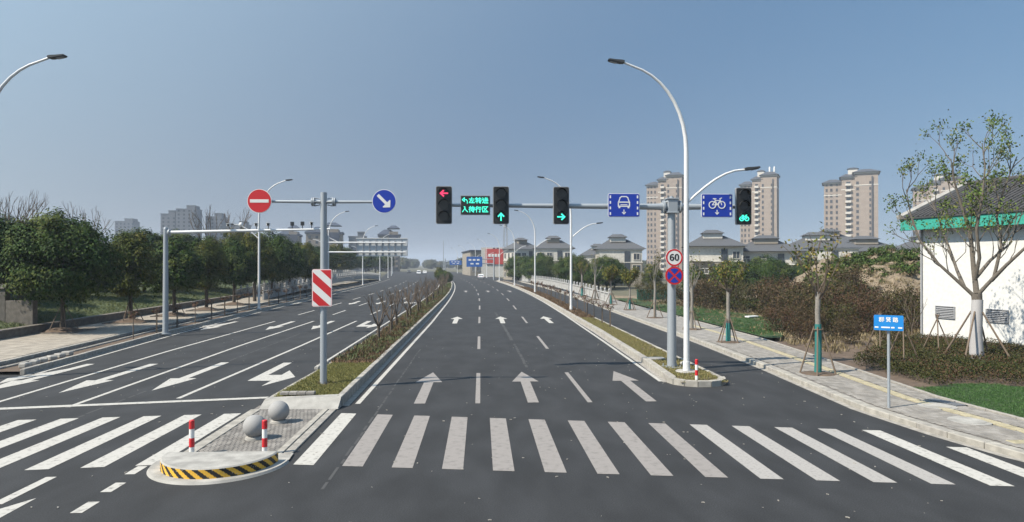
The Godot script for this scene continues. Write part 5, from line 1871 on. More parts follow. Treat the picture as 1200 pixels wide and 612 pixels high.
func signal_gantry():
	var t = thing("signal_mast", Vector3(7.62, 0.1, -26.9), 0, "tall grey octagonal signal mast with long arms on both sides", "signal mast")
	var m = MB.new()
	m.tube([Vector3(0, 0, 0), Vector3(0, 6.7, 0)], [0.19, 0.15], 8)
	obj("pole", m, M.steel, t)
	m = MB.new()
	m.cbox(Vector3(0, 0.03, 0), Vector3(0.7, 0.06, 0.7), 0.01)
	for k in 4:
		var s = [[1, 1], [1, -1], [-1, 1], [-1, -1]][k]
		m.tube([Vector3(s[0] * 0.27, 0.06, s[1] * 0.27), Vector3(s[0] * 0.27, 0.14, s[1] * 0.27)], [0.025, 0.025], 6)
	obj("base_plate", m, M.steel, t)
	m = MB.new()
	m.cbox(Vector3(0, 6.46, 0), Vector3(0.42, 0.55, 0.42), 0.03)
	m.cbox(Vector3(0, 6.74, 0), Vector3(0.5, 0.05, 0.5), 0.01)
	m.cbox(Vector3(0, 6.19, 0), Vector3(0.5, 0.05, 0.5), 0.01)
	m.tube([Vector3(0, 6.76, 0), Vector3(0, 6.86, 0)], [0.12, 0.05], 8)
	obj("arm_joint", m, M.steel, t)
	for s in [-1, 1]:
		var a = MB.new()
		var ln = 8.9 if s < 0 else 2.7
		a.tube([Vector3(s * 0.2, 6.43, 0), Vector3(s * 0.7, 6.43, 0), Vector3(s * ln, 6.46 if s < 0 else 6.45, 0)], [0.16, 0.125, 0.065 if s < 0 else 0.09], 12)
		obj("arm", a, M.steel, t)
		var f = MB.new()
		f.tube([Vector3(s * 0.3, 6.43, 0), Vector3(s * 0.36, 6.43, 0)], [0.26, 0.26], 12)
		for k in 4:
			var sg = [[1, 1], [1, -1], [-1, 1], [-1, -1]][k]
			f.tube([Vector3(s * 0.2, 6.43 + sg[0] * 0.19, sg[1] * 0.14), Vector3(s * 0.5, 6.43 + sg[0] * 0.06, sg[1] * 0.06)], [0.03, 0.02], 4)
		obj("flange", f, M.steel, t)
	signal_head(-1.42, "red", PI / 2, "signal head showing a red left arrow at the tip of the mast arm")
	signal_head(0.80, "green", 0, "signal head showing a green straight arrow right of the message board")
	signal_head(3.16, "green", -PI / 2, "signal head showing a green right arrow left of the car lane sign")
	signal_head(10.43, "bike", 0, "signal head showing a green bicycle at the right arm tip")
	lane_panel(5.64, "car", "blue lane sign with white car and down arrow")
	lane_panel(9.36, "bike", "blue lane sign with white bicycle and down arrow")
	# LED message board
	var b = thing("message_board", Vector3(-0.2, 6.54, -26.64), 0, "black message board with glowing green characters beside the red arrow", "message board")
	m = MB.new()
	m.prism(panel_outline(1.16, 0.76, 0.02), -0.1, 0.0)
	obj("frame", m, M.grey_plastic, b)
	m = MB.new()
	m.prism(panel_outline(1.11, 0.71, 0.01), -0.05, 0.012)
	obj("screen", m, M.black, b)
	m = MB.new()
	for k in 4:
		glyph(m, ["uturn", "left", "turn", "go_in"][k], -0.52 + k * 0.26, 0.31, 0.24, 0.028, 0.013)
		glyph(m, ["enter", "wait", "walk", "area"][k], -0.52 + k * 0.26, -0.04, 0.24, 0.028, 0.013)
	obj("lit_characters", m, M.green_light, b)
	# the two discs on the mast
	var s1 = thing("speed_limit_sign", Vector3(7.65, 4.5, -26.62), 0, "round white sign with red rim reading 60 on the signal mast", "road sign")
	obj("plate", disc(0.35, -0.02, 0.0), M.white, s1)
	obj("rim", ring(0.275, 0.34, -0.001, 0.004), M.red, s1)
	var tm = TextMesh.new()
	var fnt = SystemFont.new()
	fnt.font_names = PackedStringArray(["Droid Sans"]); fnt.font_weight = 700
	tm.font = fnt; tm.text = "60"; tm.font_size = 64; tm.pixel_size = 0.0058; tm.depth = 0.006
	obj("numerals", tm, M.black, s1, Transform3D(Basis(), Vector3(0, 0.0, 0.004)))
	var s2 = thing("no_stopping_sign", Vector3(7.65, 3.79, -26.62), 0, "round blue sign with red rim and red cross below the 60 sign", "road sign")
	obj("plate", disc(0.36, -0.02, 0.0), M.red, s2)
	for k in 4:
		var q = PackedVector2Array([Vector2(0, 0.05)])
		for j in 9:
			var a = PI / 2 - 0.62 + 1.24 * j / 8.0
			q.append(Vector2(cos(a), sin(a)) * 0.285)
		var w = MB.new()
		w.prism(q, 0.0, 0.005)
		obj("blue_field", w, M.blue, s2, Transform3D(Basis(Vector3(0, 0, 1), k * PI / 2), Vector3.ZERO))
	for o in [s1, s2]:
		var br = MB.new()
		br.box(Vector3(0, 0, -0.07), Vector3(0.4, 0.05, 0.1))
		obj("bracket", br, M.steel, o)

func median_signs():
	var t = thing("sign_post", Vector3(-5.31, 0.15, -23.4), 0, "round grey sign post with two arms standing in the median grass", "sign post")
	var m = MB.new()
	m.tube([Vector3.ZERO, Vector3(0, 3, 0), Vector3(0, 6.52, 0)], [0.115, 0.11, 0.105], 20)
	obj("pole", m, M.steel, t)
	m = MB.new()
	m.lathe([[0.2, 0.0], [0.2, 0.03], [0.12, 0.05]], 16)
	for k in 6: m.tube([Vector3(cos(k * 1.05) * 0.165, 0.03, sin(k * 1.05) * 0.165), Vector3(cos(k * 1.05) * 0.165, 0.12, sin(k * 1.05) * 0.165)], [0.015, 0.015], 5)
	obj("base_plate", m, M.pole_wood, t)
	for s in [-1, 1]:
		m = MB.new()
		m.tube([Vector3(s * 0.1, 6.2, 0), Vector3(s * 0.42, 6.2, 0), Vector3(s * 2.3, 6.21, 0)], [0.07, 0.055, 0.045], 10)
		obj("arm", m, M.steel, t)
		m = MB.new()
		m.tube([Vector3(s * 0.30, 6.2, 0), Vector3(s * 0.345, 6.2, 0)], [0.15, 0.15], 12)
		m.tube([Vector3(s * 0.36, 6.2, 0), Vector3(s * 0.4, 6.2, 0)], [0.15, 0.15], 12)
		for k in 4: m.tube([Vector3(s * 0.12, 6.2 + [0.1, -0.1, 0, 0][k], [0, 0, 0.1, -0.1][k]), Vector3(s * 0.31, 6.2 + [0.14, -0.14, 0, 0][k], [0, 0, 0.14, -0.14][k])], [0.02, 0.02], 4)
		obj("flange", m, M.steel, t)
	var ne = thing("no_entry_sign", Vector3(-7.42, 6.36, -23.28), 0, "round red no entry sign with a white bar on the left arm", "road sign")
	obj("plate", disc(0.405, -0.02, -0.002), M.white, ne)
	obj("field", disc(0.385, -0.01, 0.003), M.red, ne)
	m = MB.new()
	m.cbox(Vector3(0, 0, 0.004), Vector3(0.62, 0.11, 0.008), 0.002)
	obj("bar", m, M.white, ne)
	var kr = thing("keep_right_sign", Vector3(-3.26, 6.37, -23.28), 0, "round blue sign with a white arrow pointing down right on the right arm", "road sign")
	obj("plate", disc(0.405, -0.02, -0.002), M.white, kr)
	obj("field", disc(0.385, -0.01, 0.003), M.blue, kr)
	m = MB.new()
	var al = PackedVector2Array()
	for q in [[-0.05, -0.3], [0.05, -0.3], [0.05, 0.1], [0.17, 0.1], [0.17, 0.13], [0, 0.29], [-0.17, 0.13], [-0.17, 0.1], [-0.05, 0.1]]: al.append(Vector2(q[0], q[1]).rotated(deg_to_rad(-135)))
	m.prism(al, 0.0, 0.008)
	obj("arrow", m, M.white, kr)
	for o in [ne, kr]:
		m = MB.new()
		m.box(Vector3(0, 0, -0.06), Vector3(0.3, 0.06, 0.08))
		obj("bracket", m, M.steel, o)
	# red and white hazard panel
	var hz = thing("hazard_panel", Vector3(-5.33, 3.44, -23.24), 0, "upright panel of red and white slanting stripes on the median post", "road sign")
	m = MB.new()
	m.prism(panel_outline(0.66, 1.26, 0.06), -0.03, -0.004)
	obj("edging", m, mat(0.75, 0.55, 0.55, 0.5), hz)
	m = MB.new()
	m.prism(panel_outline(0.60, 1.2, 0.03), -0.02, 0.0)
	obj("field", m, M.white, hz)
	var box2 = PackedVector2Array([Vector2(-0.3, -0.6), Vector2(0.3, -0.6), Vector2(0.3, 0.6), Vector2(-0.3, 0.6)])
	for k in 4:
		# bands fall to the right
		var y0 = 1.15 - k * 0.62
		var band = PackedVector2Array([Vector2(-0.4, y0 + 0.09), Vector2(-0.4, y0 - 0.24), Vector2(0.4, y0 - 0.96), Vector2(0.4, y0 - 0.63)])
		for cl in Geometry2D.intersect_polygons(band, box2):
			var s = MB.new()
			s.prism(cl, -0.001, 0.004)
			obj("red_band", s, M.red, hz)
	m = MB.new()
	m.box(Vector3(0, 0.35, -0.06), Vector3(0.4, 0.05, 0.07))
	m.box(Vector3(0, -0.35, -0.06), Vector3(0.4, 0.05, 0.07))
	obj("bracket", m, M.steel, hz)

# ---------------------------------------------------------------- street lamps
func lamp(at, side, label, group):
	# side -1: the tall arm reaches left
	var t = thing("street_lamp", at, 0, label, "street lamp", group)
	var m = MB.new()
	var pts = [Vector3.ZERO, Vector3(0, 4, 0), Vector3(0, 8.4, 0)]
	var rr = [0.115, 0.10, 0.085]
	for k in range(1, 9):
		var a = PI / 2 * k / 8.0 * 0.78
		pts.append(Vector3(side * (1.0 - cos(a)) * 2.55, 8.4 + sin(a) * 3.25, 0))
		rr.append(0.085 - 0.005 * k)
	var last = pts[-1]
	pts.append(last + Vector3(side * 0.7, 0.27, 0)); rr.append(0.04)
	m.tube(pts, rr, 14)
	obj("pole", m, M.white_steel, t)
	head(t, pts[-1], side, 0.62)
	m = MB.new()
	var p0 = Vector3(0, 6.4, 0)
	var q = []
	var rq = []
	for k in 7:
		var f = k / 6.0
		q.append(p0 + Vector3(-side * 2.25 * f, 1.3 * sin(f * PI * 0.5) , 0)); rq.append(0.05 - 0.012 * f)
	m.tube(q, rq, 10)
	obj("low_arm", m, M.white_steel, t)
	head(t, q[-1], -side, 0.6)
	m = MB.new()
	m.lathe([[0.24, 0.0], [0.24, 0.03], [0.14, 0.06], [0.13, 0.4], [0.118, 0.42]], 16)
	obj("base_flange", m, M.white_steel, t)
	return t

func head(t, at, side, ln):
	var m = MB.new()
	var xf = Transform3D(Basis(Vector3(0, 0, 1), side * 0.22), at)
	var o = PackedVector2Array([Vector2(0, -0.05), Vector2(0.12, -0.09), Vector2(ln - 0.06, -0.11), Vector2(ln, -0.07), Vector2(ln - 0.04, -0.03), Vector2(0.5 * ln, 0.0), Vector2(0.1, 0.035), Vector2(0, 0.03)])
	var p = PackedVector2Array()
	for q in o: p.append(Vector2(q.x * side, q.y + 0.03))
	# the housing is widest at mid length: three slabs of falling width
	m.prism(p, -0.11, 0.11, xf)
	var p2 = PackedVector2Array()
	for q in p: p2.append(Vector2(q.x * 0.94 + side * 0.012, q.y * 0.6 - 0.012))
	m.prism(p2, -0.145, 0.145, xf)
	var h = obj("lamp_head", m, M.dark_steel, t)
	var g = MB.new()
	g.box(Vector3(side * ln * 0.66, -0.085, 0), Vector3(ln * 0.42, 0.012, 0.19), xf)
	obj("lens", g, M.grey_plastic, h)

func lamp_posts():
	var l0 = lamp(Vector3(7.82, 0.15, -25.6), -1, "tall white twin-arm street lamp nearest the crossing, beside the signal mast", "twin-arm street lamps on the right divider")
	var fd = MB.new()
	fd.lathe([[0.42, 0.0], [0.42, 0.12], [0.38, 0.15], [0.0, 0.15]], 20)
	tag(obj("lamp_foundation", fd, M.concrete, null, Transform3D(Basis(), Vector3(7.82, 0.06, -25.6))), "round concrete foundation under the tall lamp on the divider", "foundation")
	var d = 60.0
	for k in 8:
		copy(l0, P(8.0, d, 0.15), 0, "white twin-arm street lamp on the right divider, %s beyond the signal mast" % ["first", "second", "third", "fourth", "fifth", "sixth", "seventh", "farthest"][k])
		d += 37.0
	var l1 = lamp(Vector3(-18.35, 0.15, -26.0), 1, "street lamp at the left edge whose dark head hangs in the upper left sky", "twin-arm street lamps on the left divider")
	d = 63.0
	for k in 8:
		var x = (lx(K_LDIV_L, d) + lx(K_LDIV_R, d)) * 0.5
		if k == 0: x = -20.1
		copy(l1, Vector3(x, 0.15, -d), 0, "white twin-arm street lamp on the left divider, %s beyond the camera pole" % ["first", "second", "third", "fourth", "fifth", "sixth", "seventh", "farthest"][k])
		d += 37.0

# ---------------------------------------------------------------- left gantries
func left_gantries():
	var t = thing("camera_mast", Vector3(-18.57, 0.12, -41.2), 0, "grey mast with a long arm over the oncoming lanes", "camera mast")
	var m = MB.new()
	m.tube([Vector3.ZERO, Vector3(0, 6.2, 0)], [0.17, 0.13], 8)
	m.lathe([[0.28, 0.0], [0.28, 0.05], [0.18, 0.06]], 12)
	obj("pole", m, M.steel, t)
	m = MB.new()
	m.tube([Vector3(0.1, 6.0, 0), Vector3(4, 6.1, 0), Vector3(9.6, 6.22, 0)], [0.10, 0.085, 0.055], 10)
	obj("arm", m, M.white_steel, t)
	m = MB.new()
	m.tube([Vector3(0.18, 6.0, 0), Vector3(0.24, 6.0, 0)], [0.2, 0.2], 10)
	m.lathe([[0.13, 6.2], [0.10, 6.3], [0.0, 6.34]], 10)
	obj("flange", m, M.steel, t)
	for q in [[-14.91, 0], [-14.2, 1], [-13.3, 0], [-12.6, 0], [-11.2, 2], [-10.6, 2], [-10.06, 0]]:
		var k = q[1]
		var arm_y = 6.12 + 6.0 * 0 + (q[0] + 18.57) * 0.022
		var c = thing("traffic_camera", Vector3(q[0], arm_y + 0.1, -41.2), 0.2, "", "camera", "cameras on the long left arm")
		var b = MB.new()
		b.tube([Vector3(0, -0.06, 0), Vector3(0, 0.16, 0)], [0.025, 0.025], 6)
		obj("stem", b, M.dark_steel, c)
		b = MB.new()
		if k == 1: b.lathe([[0.0, 0.14], [0.1, 0.18], [0.14, 0.28], [0.1, 0.38], [0.0, 0.42]], 12)
		elif k == 2: b.cbox(Vector3(0, 0.27, 0), Vector3(0.22, 0.24, 0.12), 0.02)
		else:
			b.cbox(Vector3(0, 0.24, 0.05), Vector3(0.17, 0.16, 0.46), 0.02)
			b.cbox(Vector3(0, 0.34, 0.08), Vector3(0.2, 0.025, 0.56), 0.005)
		obj("body", b, M.white_steel if k != 2 else M.dark_steel, c)
		b = MB.new()
		b.prism(PackedVector2Array([Vector2(-0.06, 0.18), Vector2(0.06, 0.18), Vector2(0.06, 0.3), Vector2(-0.06, 0.3)]), 0.28, 0.29)
		if k == 0: obj("lens", b, M.black, c)
	var labels = ["box camera on the left arm, nearest its mast", "white dome camera on the left arm, right of the first box camera", "box camera just left of the left lamp pole on the arm", "box camera just right of the left lamp pole on the arm", "small dark flash unit on the left arm, left one of a pair", "small dark flash unit on the left arm, right one of a pair", "box camera at the far right tip of the left arm"]
	for k in 7: get_node("traffic_camera" if k == 0 else "traffic_camera_%03d" % k).set_meta("label", labels[k])
	# back of a big gantry sign
	var g = thing("gantry_sign", Vector3(-22.3, 0.1, -100), 0, "back of a big grey gantry sign on a cantilever over the oncoming lanes", "road sign")
	m = MB.new()
	m.tube([Vector3.ZERO, Vector3(0, 8.4, 0)], [0.28, 0.22], 12)
	obj("pole", m, M.steel, g)
	for y in [5.9, 7.3]:
		m = MB.new()
		m.tube([Vector3(0, y, 0), Vector3(11.4, y, 0)], [0.13, 0.10], 8)
		obj("arm", m, M.white_steel, g)
	m = MB.new()
	m.tube([Vector3(-0.2, 8.3, 0), Vector3(1.6, 7.4, 0)], [0.06, 0.06], 6)
	obj("brace", m, M.white_steel, g)
	for k in 8:
		m = MB.new()
		m.cbox(Vector3(4.7 + 0.92 * k, 6.65, -0.3), Vector3(0.90, 2.5, 0.05), 0.01)
		obj("panel", m, M.sign_back, g)
	for k in 9:
		m = MB.new()
		m.box(Vector3(4.3 + 0.92 * k, 6.65, -0.22), Vector3(0.06, 2.45, 0.1))
		obj("rib", m, M.grey_plastic, g)
	m = MB.new()
	m.box(Vector3(7.95, 5.36, -0.25), Vector3(7.5, 0.1, 0.16))
	m.box(Vector3(7.95, 7.94, -0.25), Vector3(7.5, 0.1, 0.16))
	obj("frame", m, M.white_steel, g)

# ---------------------------------------------------------------- traffic far away
func car(at, turn, paint, label, tall = false):
	var t = thing("car", at, turn, label, "car", "cars far down the road")
	var h = 1.45 if not tall else 1.75
	var m = MB.new()
	m.prism(PackedVector2Array([Vector2(-2.2, 0.32), Vector2(2.2, 0.32), Vector2(2.25, 0.6), Vector2(2.1, 0.85), Vector2(1.1, 0.95), Vector2(-2.1, 0.98), Vector2(-2.28, 0.7)]), -0.85, 0.85)
	m.prism(PackedVector2Array([Vector2(1.15, 0.94), Vector2(0.45, h), Vector2(-1.3, h), Vector2(-1.95, 0.97)]), -0.72, 0.72)
	obj("body", m, paint, t)
	m = MB.new()
	m.prism(PackedVector2Array([Vector2(0.9, 1.0), Vector2(0.4, h - 0.08), Vector2(-1.25, h - 0.08), Vector2(-1.7, 1.0)]), -0.735, 0.735)
	m.prism(PackedVector2Array([Vector2(1.13, 1.0), Vector2(0.5, h - 0.07), Vector2(0.46, h - 0.07), Vector2(1.05, 1.0)]), -0.64, 0.64)
	m.prism(PackedVector2Array([Vector2(-1.93, 1.02), Vector2(-1.36, h - 0.07), Vector2(-1.32, h - 0.07), Vector2(-1.86, 1.02)]), -0.64, 0.64)
	obj("windows", m, M.glass, t)
	for x in [-1.35, 1.35]:
		for s in [-1, 1]:
			m = MB.new()
			m.tube([Vector3(x, 0.32, s * 0.68), Vector3(x, 0.32, s * 0.87)], [0.32, 0.32], 16)
			var w = obj("wheel", m, M.rubber, t)
			m = MB.new()
			m.tube([Vector3(x, 0.32, s * 0.86), Vector3(x, 0.32, s * 0.88)], [0.2, 0.2], 12)
			obj("rim", m, M.steel, w)
	for s in [-1, 1]:
		m = MB.new()
		m.cbox(Vector3(2.2, 0.68, s * 0.6), Vector3(0.12, 0.14, 0.36), 0.02)
		obj("headlight", m, M.white, t)
		m = MB.new()
		m.cbox(Vector3(-2.2, 0.74, s * 0.62), Vector3(0.12, 0.16, 0.3), 0.02)
		obj("tail_light", m, M.red, t)

func traffic():
	# facing the camera on the left, away on the right
	car(P(-11.0, 285, 0.01), -PI / 2 + 0.1, M.white_steel, "white van far down the oncoming lanes, left of the median tree", true)
	car(P(-14.2, 330, 0.01), -PI / 2 + 0.1, M.dark_steel, "dark car far behind the white van in the oncoming lanes")
	car(P(-7.9, 300, 0.01), -PI / 2 + 0.1, M.white_steel, "white car just right of the white van in the oncoming lanes")
	car(P(5.2, 196, 0.01), PI / 2, M.white_steel, "white car at the far end of the right carriageway")
	rider()

# a rider on an electric scooter in the left cycle lane
func rider():
	var at = Vector3((lx(K_LDIV_L, 98) + lx(K_LWALK, 98)) * 0.5 + 0.05, 0.004, -98)
	var s = thing("electric_scooter", at, 0, "small dark electric scooter in the left cycle lane", "scooter")
	for z in [-0.62, 0.62]:
		var m = MB.new()
		m.tube([Vector3(-0.05, 0.22, z), Vector3(0.05, 0.22, z)], [0.22, 0.22], 18)
		obj("wheel", m, M.rubber, s)
	var b = MB.new()
	b.prism(PackedVector2Array([Vector2(-0.75, 0.5), Vector2(-0.7, 0.72), Vector2(-0.1, 0.70), Vector2(0.02, 0.3), Vector2(0.38, 0.3), Vector2(0.5, 0.95), Vector2(0.6, 0.95), Vector2(0.62, 0.3), Vector2(0.4, 0.2), Vector2(-0.4, 0.2)]), -0.14, 0.14, Transform3D(Basis(Vector3.UP, -PI / 2), Vector3.ZERO))
	obj("body", b, M.dark_steel, s)
	b = MB.new()
	b.tube([Vector3(-0.3, 1.05, 0.45), Vector3(0, 1.0, 0.54), Vector3(0.3, 1.05, 0.45)], [0.02, 0.025, 0.02], 8)
	obj("handlebar", b, M.black, s)
	b = MB.new()
	b.cbox(Vector3(0, 0.76, -0.38), Vector3(0.28, 0.1, 0.62), 0.04)
	obj("seat", b, M.black, s)
	var p = thing("person", at + Vector3(0, 0, 0), 0, "person in dark clothes and white helmet riding the scooter in the left cycle lane", "person")
	var bones = [[Vector3(0, 0.88, -0.3), Vector3(0, 1.1, -0.26), 0.15, 0.14], [Vector3(0, 1.1, -0.26), Vector3(0, 1.36, -0.2), 0.14, 0.165], [Vector3(0, 1.36, -0.2), Vector3(0, 1.52, -0.17), 0.12, 0.06], [Vector3(0, 1.60, -0.14), Vector3(0, 1.68, -0.14), 0.095, 0.1]]
	for q in [-1, 1]:
		bones.append_array([[Vector3(q * 0.1, 0.88, -0.28), Vector3(q * 0.14, 0.84, 0.12), 0.095, 0.075], [Vector3(q * 0.14, 0.84, 0.12), Vector3(q * 0.12, 0.42, 0.2), 0.07, 0.05], [Vector3(q * 0.12, 0.38, 0.18), Vector3(q * 0.12, 0.36, 0.36), 0.045, 0.04], [Vector3(q * 0.18, 1.4, -0.2), Vector3(q * 0.27, 1.16, -0.02), 0.06, 0.048], [Vector3(q * 0.27, 1.16, -0.02), Vector3(q * 0.27, 1.08, 0.34), 0.045, 0.032], [Vector3(q * 0.27, 1.08, 0.34), Vector3(q * 0.26, 1.07, 0.44), 0.034, 0.03]])
	var body = blob(bones, 0.03)
	obj("body", body, mat(0.03, 0.035, 0.05, 0.8), p)
	var hm = MB.new()
	var pr = []
	for k in 9: pr.append([cos(PI / 2 * k / 8.0) * 0.135, sin(PI / 2 * k / 8.0) * 0.14])
	hm.lathe([[0.125, -0.05], [0.135, 0.0]], 18)
	hm.lathe(pr, 18, Transform3D.IDENTITY, true)
	obj("helmet", hm, M.white, p, Transform3D(Basis(), Vector3(0, 1.66, -0.14)))
	var fc = MB.new()
	var fp = []
	for k in 9: fp.append([maxf(0.0, cos(-PI / 2 + PI * k / 8.0)) * 0.085, sin(-PI / 2 + PI * k / 8.0) * 0.11])
	fc.lathe(fp, 14, Transform3D.IDENTITY, true)
	obj("face", fc, mat(0.45, 0.28, 0.2, 0.6), p, Transform3D(Basis(), Vector3(0, 1.61, -0.105)))

# capsules joined with a smooth minimum, meshed as surface nets
func blob(bones: Array, cell: float) -> MB:
	var lo = Vector3.ONE * 1e9
	var hi = -lo
	for b in bones:
		for e in 2:
			lo = lo.min(b[e] - Vector3.ONE * (b[2 + e] + cell * 2))
			hi = hi.max(b[e] + Vector3.ONE * (b[2 + e] + cell * 2))
	var n = Vector3i(((hi - lo) / cell).ceil()) + Vector3i.ONE
	var f = PackedFloat32Array()
	f.resize(n.x * n.y * n.z)
	var id = func(x, y, z): return x + n.x * (y + n.y * z)
	for z in n.z:
		for y in n.y:
			for x in n.x:
				var p = lo + Vector3(x, y, z) * cell
				var s = 0.0
				for b in bones:
					var ab = b[1] - b[0]
					var k = clampf((p - b[0]).dot(ab) / ab.length_squared(), 0, 1)
					s += exp(-((p - b[0] - ab * k).length() - lerpf(b[2], b[3], k)) * 45.0)
				f[x + n.x * (y + n.y * z)] = -log(maxf(s, 1e-30)) / 45.0
	var mb = MB.new()
	var at = {}
	for z in n.z - 1:
		for y in n.y - 1:
			for x in n.x - 1:
				var sum = Vector3.ZERO
				var cnt = 0
				for e in [[0, 0, 0, 1, 0, 0], [0, 1, 0, 1, 1, 0], [0, 0, 1, 1, 0, 1], [0, 1, 1, 1, 1, 1], [0, 0, 0, 0, 1, 0], [1, 0, 0, 1, 1, 0], [0, 0, 1, 0, 1, 1], [1, 0, 1, 1, 1, 1], [0, 0, 0, 0, 0, 1], [1, 0, 0, 1, 0, 1], [0, 1, 0, 0, 1, 1], [1, 1, 0, 1, 1, 1]]:
					var a = f[id.call(x + e[0], y + e[1], z + e[2])]
					var b = f[id.call(x + e[3], y + e[4], z + e[5])]
					if (a < 0) != (b < 0):
						sum += Vector3(e[0], e[1], e[2]).lerp(Vector3(e[3], e[4], e[5]), a / (a - b))
						cnt += 1
				if cnt:
					var p = Vector3(x, y, z) + sum / cnt
					var g = Vector3(f[id.call(x + 1, y, z)] - f[id.call(x, y, z)], f[id.call(x, y + 1, z)] - f[id.call(x, y, z)], f[id.call(x, y, z + 1)] - f[id.call(x, y, z)]).normalized()
					at[Vector3i(x, y, z)] = mb.vert(lo + p * cell, g)
	for key in at:
		var x = key.x
		var y = key.y
		var z = key.z
		for ax in 3:
			var d = [Vector3i(1, 0, 0), Vector3i(0, 1, 0), Vector3i(0, 0, 1)][ax]
			var u = [Vector3i(0, 1, 0), Vector3i(0, 0, 1), Vector3i(1, 0, 0)][ax]
			var w = [Vector3i(0, 0, 1), Vector3i(1, 0, 0), Vector3i(0, 1, 0)][ax]
			var a = f[id.call(x, y, z)]
			var b = f[id.call(x + d.x, y + d.y, z + d.z)]
			if (a < 0) == (b < 0): continue
			var k0 = key - u - w
			var k1 = key - w
			var k2 = key
			var k3 = key - u
			if not (at.has(k0) and at.has(k1) and at.has(k3)): continue
			if a < 0: mb.t.append_array([at[k0], at[k2], at[k1], at[k0], at[k3], at[k2]])
			else: mb.t.append_array([at[k0], at[k1], at[k2], at[k0], at[k2], at[k3]])
	return mb

# ---------------------------------------------------------------- trees
func clumps(mb: MB, rg, ctr: Vector3, rad: Vector3, nc: int, per: int, ll: float, pal: Array, cl = 0.24, hollow = 0.45):
	for c in nc:
		var u = Vector3(rg.randfn(), rg.randfn(), rg.randfn()).normalized()
		var rf = lerpf(hollow, 1.0, pow(rg.randf(), 0.55))
		var cp = ctr + u * rad * rf
		var cr = rad * cl * rg.randf_range(0.7, 1.25)
		var base = pal[rg.randi() % pal.size()]
		for k in per:
			var w = Vector3(rg.randfn(), rg.randfn(), rg.randfn()) * 0.55
			var g = rg.randf_range(0.75, 1.25)
			mb.col = Color(base.r * g, base.g * g, base.b * g)
			var nn = (w * 0.6 + u * 0.5 + Vector3(rg.randf_range(-0.7, 0.7), rg.randf_range(0.1, 1.0), rg.randf_range(-0.7, 0.7))).normalized()
			var d = nn.cross(Vector3(rg.randf_range(-1, 1), rg.randf_range(-0.3, 0.3), rg.randf_range(-1, 1))).normalized()
			var l = ll * rg.randf_range(0.7, 1.3)
			mb.leaf(cp + w * cr, d, nn, l, l * 0.55)

const PAL_DARK = [Color(0.024, 0.046, 0.011), Color(0.034, 0.062, 0.014), Color(0.05, 0.078, 0.018), Color(0.026, 0.05, 0.013), Color(0.07, 0.09, 0.022)]
const PAL_OLIVE = [Color(0.055, 0.068, 0.014), Color(0.085, 0.09, 0.018), Color(0.04, 0.055, 0.013), Color(0.11, 0.105, 0.022), Color(0.05, 0.062, 0.015)]

func camphor(called, at, turn, sd, h, trunk_h, rx, pal, label, group, nc = 95, per = 95, ll = 0.2):
	var t = thing(called, at, turn, label, "tree", group)
	var r = RandomNumberGenerator.new()
	r.seed = sd
	var m = MB.new()
	m.tube([Vector3(0, -0.1, 0), Vector3(0.03, trunk_h * 0.5, 0.02), Vector3(0, trunk_h, 0), Vector3(0.05, trunk_h + (h - trunk_h) * 0.5, 0)], [0.17, 0.14, 0.12, 0.06], 9)
	var tips = []
	for k in 7:
		var a = TAU * k / 7.0 + r.randf()
		grow(m, Vector3(0, trunk_h + 0.12 * k, 0), Vector3(cos(a) * 0.8, 0.8, sin(a) * 0.8).normalized(), (h - trunk_h) * 0.28, 0.06, 0, 1, r, 0.5, tips, 0.7)
	obj("trunk", m, M.bark, t)
	var c = MB.new()
	var ch = h - trunk_h
	# an upright egg made of three overlapping swarms, uneven all round
	clumps(c, r, Vector3(0, trunk_h + ch * 0.42, 0), Vector3(rx, ch * 0.40, rx), int(nc * 0.55), per, ll, pal)
	clumps(c, r, Vector3(r.randf_range(-0.3, 0.3), trunk_h + ch * 0.66, r.randf_range(-0.3, 0.3)), Vector3(rx * 0.78, ch * 0.32, rx * 0.78), int(nc * 0.3), per, ll, pal)
	clumps(c, r, Vector3(r.randf_range(-0.5, 0.5), trunk_h + ch * 0.2, r.randf_range(-0.5, 0.5)), Vector3(rx * 0.8, ch * 0.2, rx * 0.8), int(nc * 0.15), per, ll, pal)
	obj("crown", c, M.leaf, t)
	return t

func pit(at, label):
	var t = thing("tree_pit", at, 0, label, "tree pit", "tree pits on the left footway")
	var m = MB.new()
	for s in [-1, 1]:
		m.cbox(Vector3(s * 1.24, 0.02, 0), Vector3(0.12, 0.1, 2.6), 0.01)
		m.cbox(Vector3(0, 0.021, s * 1.24), Vector3(2.34, 0.1, 0.12), 0.01)
	obj("frame", m, M.stone2, t)
	m = MB.new()
	m.lathe([[1.18, 0.0], [0.9, 0.12], [0.5, 0.24], [0.0, 0.3]], 14)
	obj("soil", m, M.soil, t)
	return t

